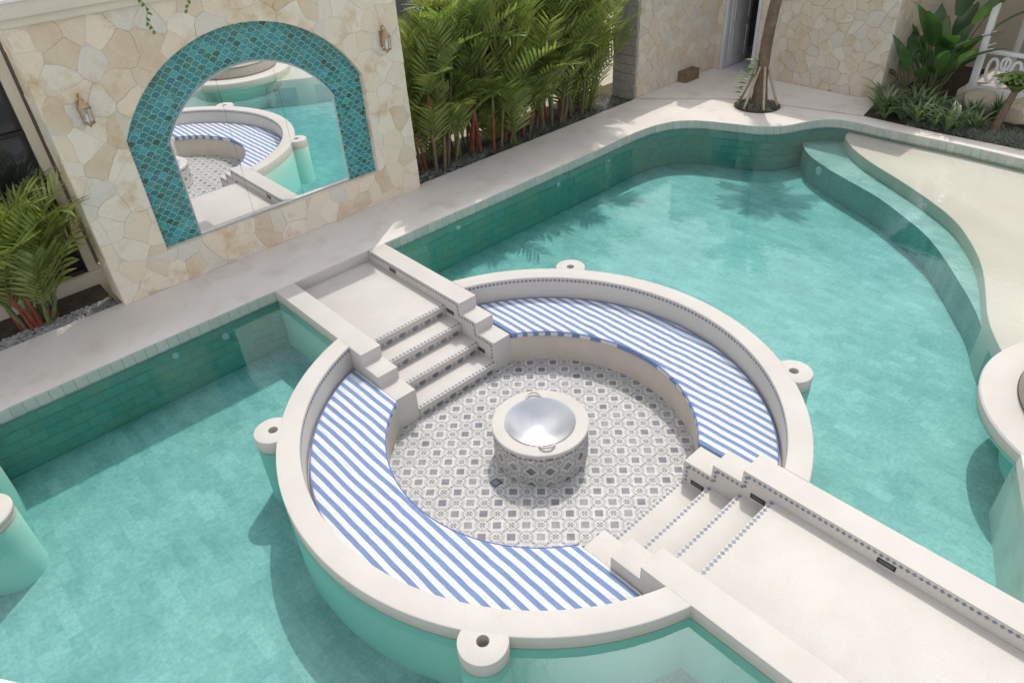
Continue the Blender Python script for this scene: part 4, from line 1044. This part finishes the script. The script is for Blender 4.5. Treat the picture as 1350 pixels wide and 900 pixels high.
# palm with stakes in the deck
pt = thing('staked_palm', 'slender brown palm trunk propped by bamboo stakes in the deck', 'palm tree', (-3.6, 10.5, 0))
pts, rr = [], []
for i in range(41):
    t = i / 40; pts.append((-3.6 - .08 * math.sin(t * 3) + .12 * t * t, 10.5 + .06 * t, -.02 + 2.85 * t)); rr.append((.165 - .055 * min(1, t * 5) + .02 * (1 - t)) * (1 + .035 * (i % 2)))
tube_obj('trunk', pts, rr, 'palm_bark', pt, 14)
CF = [frond_mesh('frond', 1.25, rad(a), rad(b), 22, .42, .032, rf, 'frond_dark', .2, .3, .014) for a, b in ((60, 60), (45, 55), (75, 60))]
top = Vector(pts[-1])
for k in range(22):
    ob = link('frond', CF[k % 3], None, pt, top + Vector((0, 0, -.04 + .1 * k / 22))); ob.rotation_euler = (R.uniform(-.2, .2), R.uniform(.0, .45) - .9 * k / 22 + .15, k * 2.4); s = R.uniform(.8, 1.0); ob.scale = (s, s, s)
for a, r in ((200, .42), (255, .40), (320, .40), (30, .42), (110, .40)):
    b = Vector((-3.58 + r * math.cos(rad(a)), 10.40 + r * math.sin(rad(a)), .005)); e = Vector((-3.63 + .11 * math.cos(rad(a)), 10.5 + .11 * math.sin(rad(a)), .78)); tube_obj('stake', [b, e + (e - b) * .06], .028, 'bamboo', pt, 8)
tube_obj('tie', [(-3.63 + .135 * math.cos(2 * PI * k / 16), 10.5 + .135 * math.sin(2 * PI * k / 16), .74) for k in range(17)], .012, 'brown_stem', pt, 5)
# climbing leaves at the trunk
def leafcard(bm, c, d, n, l, w_, fold=.15, seg=5):
    """ovate leaf blade with a folded midrib"""
    d = d.normalized(); s = d.cross(n).normalized(); n = s.cross(d); prev = None
    for i in range(seg + 1):
        t = i / seg; ww = w_ * math.sin(PI * min(.97, .06 + t * .94)) ** .75 * (1 - .25 * t); q = c + d * l * t - n * l * .22 * t * t
        row = [bm.verts.new(q - s * ww + n * ww * fold * 2), bm.verts.new(q), bm.verts.new(q + s * ww + n * ww * fold * 2)]
        if prev: bm.faces.new((prev[0], prev[1], row[1], row[0])); bm.faces.new((prev[1], prev[2], row[2], row[1]))
        prev = row
vt = thing('climbing_vine', 'small bright green vine climbing a stake of the palm', 'vine', (-3.95, 10.25, 0))
bm = bmesh.new(); tube(bm, [(-3.95, 10.2, .01), (-3.86, 10.3, .35), (-3.78, 10.36, .7), (-3.74, 10.42, .95)], .008, 5); bm_obj('stem', bm, 'green_stem', vt, (-3.95, 10.2, .01))
for k in range(14):
    t = k / 13; bm = bmesh.new(); a = R.uniform(2.6, 5.6); c = Vector((-3.95 + .2 * t, 10.2 + .2 * t, .12 + .85 * t)); leafcard(bm, c, Vector((math.cos(a), math.sin(a), .3)), VZ, R.uniform(.14, .2) * (1 + .6 * t), .055 * (1 + .4 * t)); bm_obj('leaf', bm, 'vine_leaf', vt, c, 'all')

# bed behind the sun shelf
def straplant(name, loc, n, ll, lw, mat, label, cat, group, rn, up=.9, arch=1.3):
    t = thing(name, label, cat, loc, group); o = Vector(loc)
    for k in range(n):
        a = k * 2.4 + rn.uniform(-.3, .3); l = ll * rn.uniform(.7, 1.1); e0 = up * rn.uniform(.75, 1.15) ; d = Vector((math.cos(a), math.sin(a), 0)); s = Vector((-d.y, d.x, 0)); bm = bmesh.new(); p = o + d * .015; prev = None; seg = 7
        for i in range(seg + 1):
            u = i / seg; e = e0 - arch * u ** 1.6; ww = lw * (.55 + .45 * math.sin(PI * min(1, u * .9 + .1))) * (1 - max(0, u - .55) / .47)
            row = [bm.verts.new(p - s * ww + VZ * ww * .35), bm.verts.new(p), bm.verts.new(p + s * ww + VZ * ww * .35)]
            if prev: bm.faces.new((prev[0], prev[1], row[1], row[0])); bm.faces.new((prev[1], prev[2], row[2], row[1]))
            prev = row; p = p + (d * math.cos(e) + VZ * math.sin(e)) * l / seg
        bm_obj('leaf', bm, mat, t, o, 'all')
    return t
def copy_tree(src, loc, rz, s, label=None, group=None):
    c = src.copy(); col.objects.link(c); put(c, None, loc); c.rotation_euler.z = rz; c.scale = (s, s, s)
    if label: c['label'] = label
    if group: c['group'] = group
    for ch in src.children:
        k = ch.copy(); col.objects.link(k); k.parent = c
    return c
rb = random.Random(8)
L1 = 'broad strap leaved lily plant in the bed behind the sun shelf'
G1 = 'strap leaved plants along the bed edge'
lily = straplant('lily_plant', (-1.30, 11.45, -.02), 20, .72, .03, 'strap_leaf', L1, 'plant', G1, rb, 1.25, 1.5)
lily2 = straplant('lily_plant', (-.85, 11.42, -.02), 22, .62, .026, 'strap_leaf', L1, 'plant', G1, rb, 1.15, 1.5)
for k, (x, y) in enumerate(((-1.42, 11.85), (-1.0, 11.8), (-.55, 11.38), (-.2, 11.42), (-.45, 11.75), (-1.15, 11.3), (-.72, 12.0), (-.1, 11.8), (.2, 11.5), (-1.55, 12.1), (-.95, 12.2), (.45, 11.75), (-1.3, 11.62), (-.35, 12.05), (.05, 11.35), (-.75, 11.6))):
    copy_tree((lily, lily2)[k % 2], (x, y, -.02), rb.uniform(0, 6), rb.uniform(.85, 1.25))
def paddle(name, loc, n, hmin, hmax, lw, label, cat, rn, group=None, dirn=None):
    t = thing(name, label, cat, loc, group); o = Vector(loc)
    for k in range(n):
        a = k * 2.4 + rn.uniform(-.4, .4); h = rn.uniform(hmin, hmax); d = Vector((math.cos(a), math.sin(a), 0)); b = o + d * rn.uniform(.03, .16); e = b + d * h * rn.uniform(.10, .26) + VZ * h * rn.uniform(.34, .58)
        l = h * rn.uniform(.42, .55); dd = (d * .55 + VZ * rn.uniform(.35, 1.1)).normalized(); s = Vector((-d.y, d.x, 0))
        tube_obj('petiole', [b, b.lerp(e, .5) + VZ * .05, e], [.022, .016, .011], 'green_stem' if rn.random() < .6 else 'brown_stem', t, 6)
        bm = bmesh.new(); n_ = s.cross(dd); leafcard(bm, e - dd * .02, dd, -n_ if n_.z < 0 else n_, l, lw * l, .12, 8); bm_obj('leaf', bm, 'paddle_leaf', t, e, 'all')
    return t
paddle('bird_of_paradise_plant', (-1.32, 12.7, -.02), 14, .9, 1.8, .17, 'upright plant with broad dark paddle leaves against the stone house corner', 'plant', rb)
paddle('bird_of_paradise_plant', (-1.0, 12.95, -.02), 20, 1.0, 2.0, .18, 'tall plant with broad glossy paddle leaves beside the white gazebo post', 'plant', rb)
paddle('bird_of_paradise_plant', (-1.2, 13.7, -.02), 18, 1.4, 2.9, .17, 'tallest paddle leaved plant, deep between stone house and gazebo', 'plant', rb)
straplant('dracaena', (-.45, 12.4, -.02), 22, .42, .03, 'paddle_leaf', 'bushy dark green plant in front of the gazebo post', 'plant', None, rb, 1.35, .8)
straplant('dracaena', (.22, 12.2, -.02), 24, .5, .03, 'paddle_leaf', 'bushy dark green plant in front of the gazebo lattice', 'plant', None, rb, 1.4, .8)
straplant('dracaena', (.55, 12.5, -.02), 22, .55, .028, 'paddle_leaf', 'bushy dark green plant beside the stump with the fern', 'plant', None, rb, 1.4, .7)
# staghorn fern on a leaning stump
sf = thing('fern_stump', 'leaning grey stump carrying a bright green staghorn fern', 'fern', (.8, 11.85, -.02))
tube_obj('stump', [(.74, 11.8, -.03), (.80, 11.86, .35), (.86, 11.95, .8)], [.085, .07, .06], 'palm_bark', sf, 9)
for k in range(9):
    for r in range(5):
        a = 2 * PI * k / 9 + r * .35; bm = bmesh.new(); c = Vector((.86, 11.95, .72 + .09 * r)); d = Vector((math.cos(a), math.sin(a), .9 - .28 * r + .15)); leafcard(bm, c, d, VZ, R.uniform(.32, .46), .13, .2, 6)
        bm_obj('frond', bm, 'fern_leaf', sf, c, 'all')
# rocks
def rock(loc, s, label, seed):
    rn = random.Random(seed); bm = bmesh.new(); bmesh.ops.create_icosphere(bm, subdivisions=3, radius=1)
    ks = [Vector((rn.uniform(-1, 1), rn.uniform(-1, 1), rn.uniform(-1, 1))).normalized() for _ in range(14)]
    for v in bm.verts:
        m_ = max(v.co.dot(k) for k in ks); v.co = v.co * (1.0 / max(.75, m_ * 1.08)); v.co = Vector((v.co.x * s[0], v.co.y * s[1], v.co.z * s[2])) + Vector(loc)
    ob = bm_obj('boulder', bm, 'rock', None, loc, True); tag(ob, label, 'rock')
rock((.10, 12.9, .12), (.38, .26, .24), 'rounded beige boulder under the gazebo lattice', 1)
rock((.95, 12.75, .14), (.42, .3, .26), 'large beige boulder behind the fern stump', 2)
rock((1.6, 12.6, .12), (.36, .3, .24), 'beige boulder at the far end of the planted bed', 3)
# white gazebo: post, rail, pierced panel, roof
gz = thing('gazebo', 'white timber gazebo with pierced panels behind the planted bed', 'gazebo', (.6, 13.6, -.02))
box('platform', -.5, 3.2, 13.2, 16, -.3, .25, 'cream_render', gz, .01)
for x, y in ((-.3, 13.35), (2.9, 13.35), (-.3, 15.8), (2.9, 15.8)): box('post', x - .06, x + .06, y - .06, y + .06, .25, 2.95, 'white_paint', gz, .01)
box('sill_rail', -.24, 2.84, 13.31, 13.39, .25, .37, 'white_paint', gz, .006); box('top_rail', -.24, 2.84, 13.30, 13.40, 1.02, 1.10, 'white_paint', gz, .006)
for k in range(7):
    x = -.02 + k * .44; bm = bmesh.new()
    def ringo(cx, cz, a, b, wd, n=24):
        lo = []
        for i in range(n):
            q = 2 * PI * i / n; c, s = math.cos(q), math.sin(q)
            p1 = math.copysign(abs(c) ** .8, c); p2 = math.copysign(abs(s) ** 1.3, s)
            lo.append([bm.verts.new(v) for v in ((cx + (a) * p1, 13.33, cz + b * s), (cx + (a + wd) * p1, 13.33, cz + (b + wd) * s), (cx + (a + wd) * p1, 13.37, cz + (b + wd) * s), (cx + a * p1, 13.37, cz + b * s))])
        for A, B in zip(lo, lo[1:] + lo[:1]):
            for j in range(4): bm.faces.new((A[j], A[(j + 1) % 4], B[(j + 1) % 4], B[j]))
    ringo(x, .70, .065, .20, .055); ringo(x + .22, .86, .055, .085, .05); ringo(x + .22, .52, .05, .07, .05)
    bm_obj('pierced_panel', bm, 'white_paint', gz, (x, 13.35, .37), False)
for k in range(8): box('stile', -.26 + k * .44, -.22 + k * .44, 13.325, 13.375, .37, 1.02, 'white_paint', gz, .004)
bm = bmesh.new(); v = [bm.verts.new(q) for q in ((-.8, 12.5, 2.96), (3.4, 12.5, 2.96), (3.4, 16.4, 2.96), (-.8, 16.4, 2.96), (1.3, 14.45, 4.0))]
for a, b in ((0, 1), (1, 2), (2, 3), (3, 0)): bm.faces.new((v[a], v[b], v[4]))
bm.faces.new((v[3], v[2], v[1], v[0])); bm_obj('roof', bm, 'rust', gz, (1.3, 14.4, 2.96))
hw = tag(box('boundary_wall', -1.7, 9, 16.6, 16.8, -1, 3.2, 'cream_render', None, .01), 'tall cream boundary wall behind the gazebo', 'wall')

# behind the palms: dark villa wall; left of the mirror wall: glazed facade
vw = tag(box('villa_wall', -9.6, -9.3, -1.5, 12, -1.0, 3.6, 'dark_wall', None, .01), 'grey rendered wall glimpsed behind the row of palms', 'wall')
fc = thing('glazed_facade', 'cream framed dark glazing behind the palms in pebbles', 'facade', (-7.3, -5.5, -.1))
box('plinth', -7.35, -7.02, -9, -2.6, -1.0, .12, 'cream_render', fc, .006)
box('wall', -7.40, -7.32, -9, -1.6, .12, 3.6, 'dark_wall', fc, 0)
for k in range(7): box('post', -7.25, -7.1, -2.8 - k * .95, -2.66 - k * .95, .121, 3.5, 'cream_render' if k % 2 == 0 else 'frame_dark', fc, .008)
for k in range(6): box('pane', -7.20, -7.18, -3.61 - k * .95, -2.81 - k * .95, .16, 3.4, 'dark_glass', fc, 0)
for zz in (.122, 1.3, 2.3): box('rail', -7.23, -7.12, -8.5, -2.81, zz, zz + .06, 'frame_dark', fc, .004)
box('eave', -7.5, -6.9, -9, -2.9, 3.5, 3.7, 'cream_render', fc, .01)
# white garden ladder leaning in the last palms
ld = thing('garden_ladder', 'small white wooden ladder leaning behind the last palm', 'ladder', (-7.0, 8.3, -.05))
for s in (0, .32): tube_obj('rail', [(-6.9, 8.2 + s, -.06), (-7.3, 8.25 + s, 1.3)], .022, 'white_paint', ld, 6)
for k in range(4): t = .15 + .22 * k; tube_obj('rung', [(-6.9 - .4 * t, 8.2 + .05 * t, -.06 + 1.36 * t), (-6.9 - .4 * t, 8.52 + .05 * t, -.06 + 1.36 * t)], .014, 'white_paint', ld, 6)
# trailing vines on the cornice
for k, (y, n, lb) in enumerate(((-.62, 9, 'thin green vine trailing over the cornice above the arch'), (-1.15, 12, 'long thin vine trailing over the cornice and stones left of the arch top'), (.45, 6, 'short green vine sprig hanging from the cornice over the arch crown'))):
    t = thing('trailing_vine', lb.replace('left of the arch top', 'beside the arch crown'), 'vine', (XW + .14, y, WT + .27)); pts = [(XW + .145 + .012 * math.sin(i), y + .03 * math.sin(i * 1.3), WT + .30 - i * (.055)) for i in range(n)]
    if len(pts) > 1: tube_obj('stem', pts, .004, 'green_stem', t, 4)
    for i, p in enumerate(pts):
        bm = bmesh.new(); leafcard(bm, Vector(p), Vector((.5, R.uniform(-1, 1), -.4)), Vector((.7, 0, .7)), .06, .022); bm_obj('leaf', bm, 'vine_leaf', t, p, 'all')

# ---------------------------------------------------------------- things in and by the pool
DC = (4.95, 4.19)
db = thing('daybed_platform', 'round white plaster platform rising from the pool for the daybed', 'platform', (*DC, -1))
lathe('platform', [(0, -1), (1.12, -1), (1.16, -.30), (1.54, -.24), (1.585, -.2), (1.6, -.03), (1.585, -.008), (1.56, 0), (0, .002)], (*DC, 0), 'plaster', db, 96)
def halfdisc(name, r, z0, z1, a0, a1, c, mat, parent):
    bm = bmesh.new(); poly = [(c[0] + r * math.cos(a0 + (a1 - a0) * i / 40), c[1] + r * math.sin(a0 + (a1 - a0) * i / 40)) for i in range(41)]
    prism(bm, poly, z0, z1); bmesh.ops.recalc_face_normals(bm, faces=bm.faces[:]); bevel_sharp(bm, .03, 50, 3); return bm_obj(name, bm, mat, parent, (*c, z0), True)
for nm, a0, lab in (('daybed_cushion', rad(100), 'taupe half round daybed cushion facing the seating pit'), ('daybed_cushion', rad(280), 'taupe half round daybed cushion on the terrace side')):
    t = thing(nm, lab, 'cushion', (*DC, .002)); e = .006
    c = (DC[0] - math.sin(a0 + 0) * -e * 0, DC[1])
    off = Vector((math.cos(a0 + PI / 2), math.sin(a0 + PI / 2))) * .012
    halfdisc('mattress', 1.22, .004, .30, a0, a0 + PI, (DC[0] + off.x, DC[1] + off.y), 'daybed_fabric', t)
    for zz in (.30 - .02, .03):
        tube_obj('piping', [(DC[0] + off.x + 1.223 * math.cos(a0 + .03 + (PI - .06) * i / 40), DC[1] + off.y + 1.223 * math.sin(a0 + .03 + (PI - .06) * i / 40), zz) for i in range(41)], .006, 'frame_dark', t, 5)
# stools at the far left
def stool(c, r, z, label, lip=0):
    t = thing('pool_stool' if not lip else 'pool_table', label, 'stool' if not lip else 'table', (*c, FL))
    lathe('pillar', [(0, FL), (r * .99, FL), (r * .99, z - .07 - lip), (r * .97, z - .06 - lip), (0, z - .06 - lip)], (*c, 0), 'plaster', t, 48)
    lathe('top', [(0, z - .06 - lip), (r + lip * .7, z - .06 - lip * .4), (r + .006 + lip * .7, z - .05), (r + .006 + lip * .7, z - .012), (r - .006 + lip * .7, z), (0, z)], (*c, 0), 'plaster', t, 48)
stool((-2.95, -5.25), .31, -.05, 'round white plaster stool standing in the pool')
stool((-4.02, -5.38), .46, .0, 'wider round white plaster table in the pool behind the stool', .05)
# pool fittings
def fitting(c, n, r, label):
    n = Vector(n); t = thing('pool_light', label, 'pool light', c, None); c = Vector(c); a = n.orthogonal().normalized(); b = n.cross(a); bm = bmesh.new(); rings = []
    for rr, h in ((r, 0), (r, .014), (r * .8, .022), (r * .5, .016)): rings.append([bm.verts.new(c + n * h + (a * math.cos(2 * PI * k / 20) + b * math.sin(2 * PI * k / 20)) * rr) for k in range(20)])
    for A, B in zip(rings, rings[1:]):
        for k in range(20): bm.faces.new((A[k], A[(k + 1) % 20], B[(k + 1) % 20], B[k]))
    bm.faces.new(rings[-1]); bm_obj('ring', bm, 'white_plastic', t, c, True)
    bm = bmesh.new(); bm.faces.new([bm.verts.new(c + n * .019 + (a * math.cos(2 * PI * k / 16) + b * math.sin(2 * PI * k / 16)) * r * .42) for k in range(16)]); bm_obj('lens', bm, 'white_plastic', t, c + n * .019)
xg = EX + .012
fitting((xg, -1.87, -.35), (1, 0, 0), .05, 'white ring fitting on the pool wall nearer the pier')
fitting((xg, -2.59, -.30), (1, 0, 0), .045, 'white ring fitting on the pool wall further from the pier')
fitting((xg, 2.5, -.30), (1, 0, 0), .045, 'white ring fitting on the pool wall between pier and palms')
fitting((xg, 5.03, -.34), (1, 0, 0), .05, 'white ring fitting on the pool wall below the palms')
fitting((-1.42, 9.33, -.60), (-.45, -.9, 0), .085, 'round white pool light on the riser under the curved step')
# balcony parapet from which the scene is seen
pr = thing('balcony_parapet', 'smooth white balcony parapet', 'parapet', (3.9, -4.75, 0))
d = Vector((.82, .57, 0)).normalized(); n = Vector((d.y, -d.x, 0)); A = Vector((3.786, -4.529, 0)) ; q = [A - d * 1.6, A + d * .55, A + d * .55 + n * .16, A - d * 1.6 + n * .16]
bm = bmesh.new(); prism(bm, [(p.x, p.y) for p in q], -.01, 4.58); bm_obj('wall', bm, 'white_paint', pr, (A.x, A.y, 0))
q = [A - d * 1.62 - n * .01, A + d * .57 - n * .01, A + d * .57 + n * .18, A - d * 1.62 + n * .18]
bm = bmesh.new(); prism(bm, [(p.x, p.y) for p in q], 4.58, 4.6); bm_obj('coping', bm, 'white_paint', pr, (A.x, A.y, 4.58))
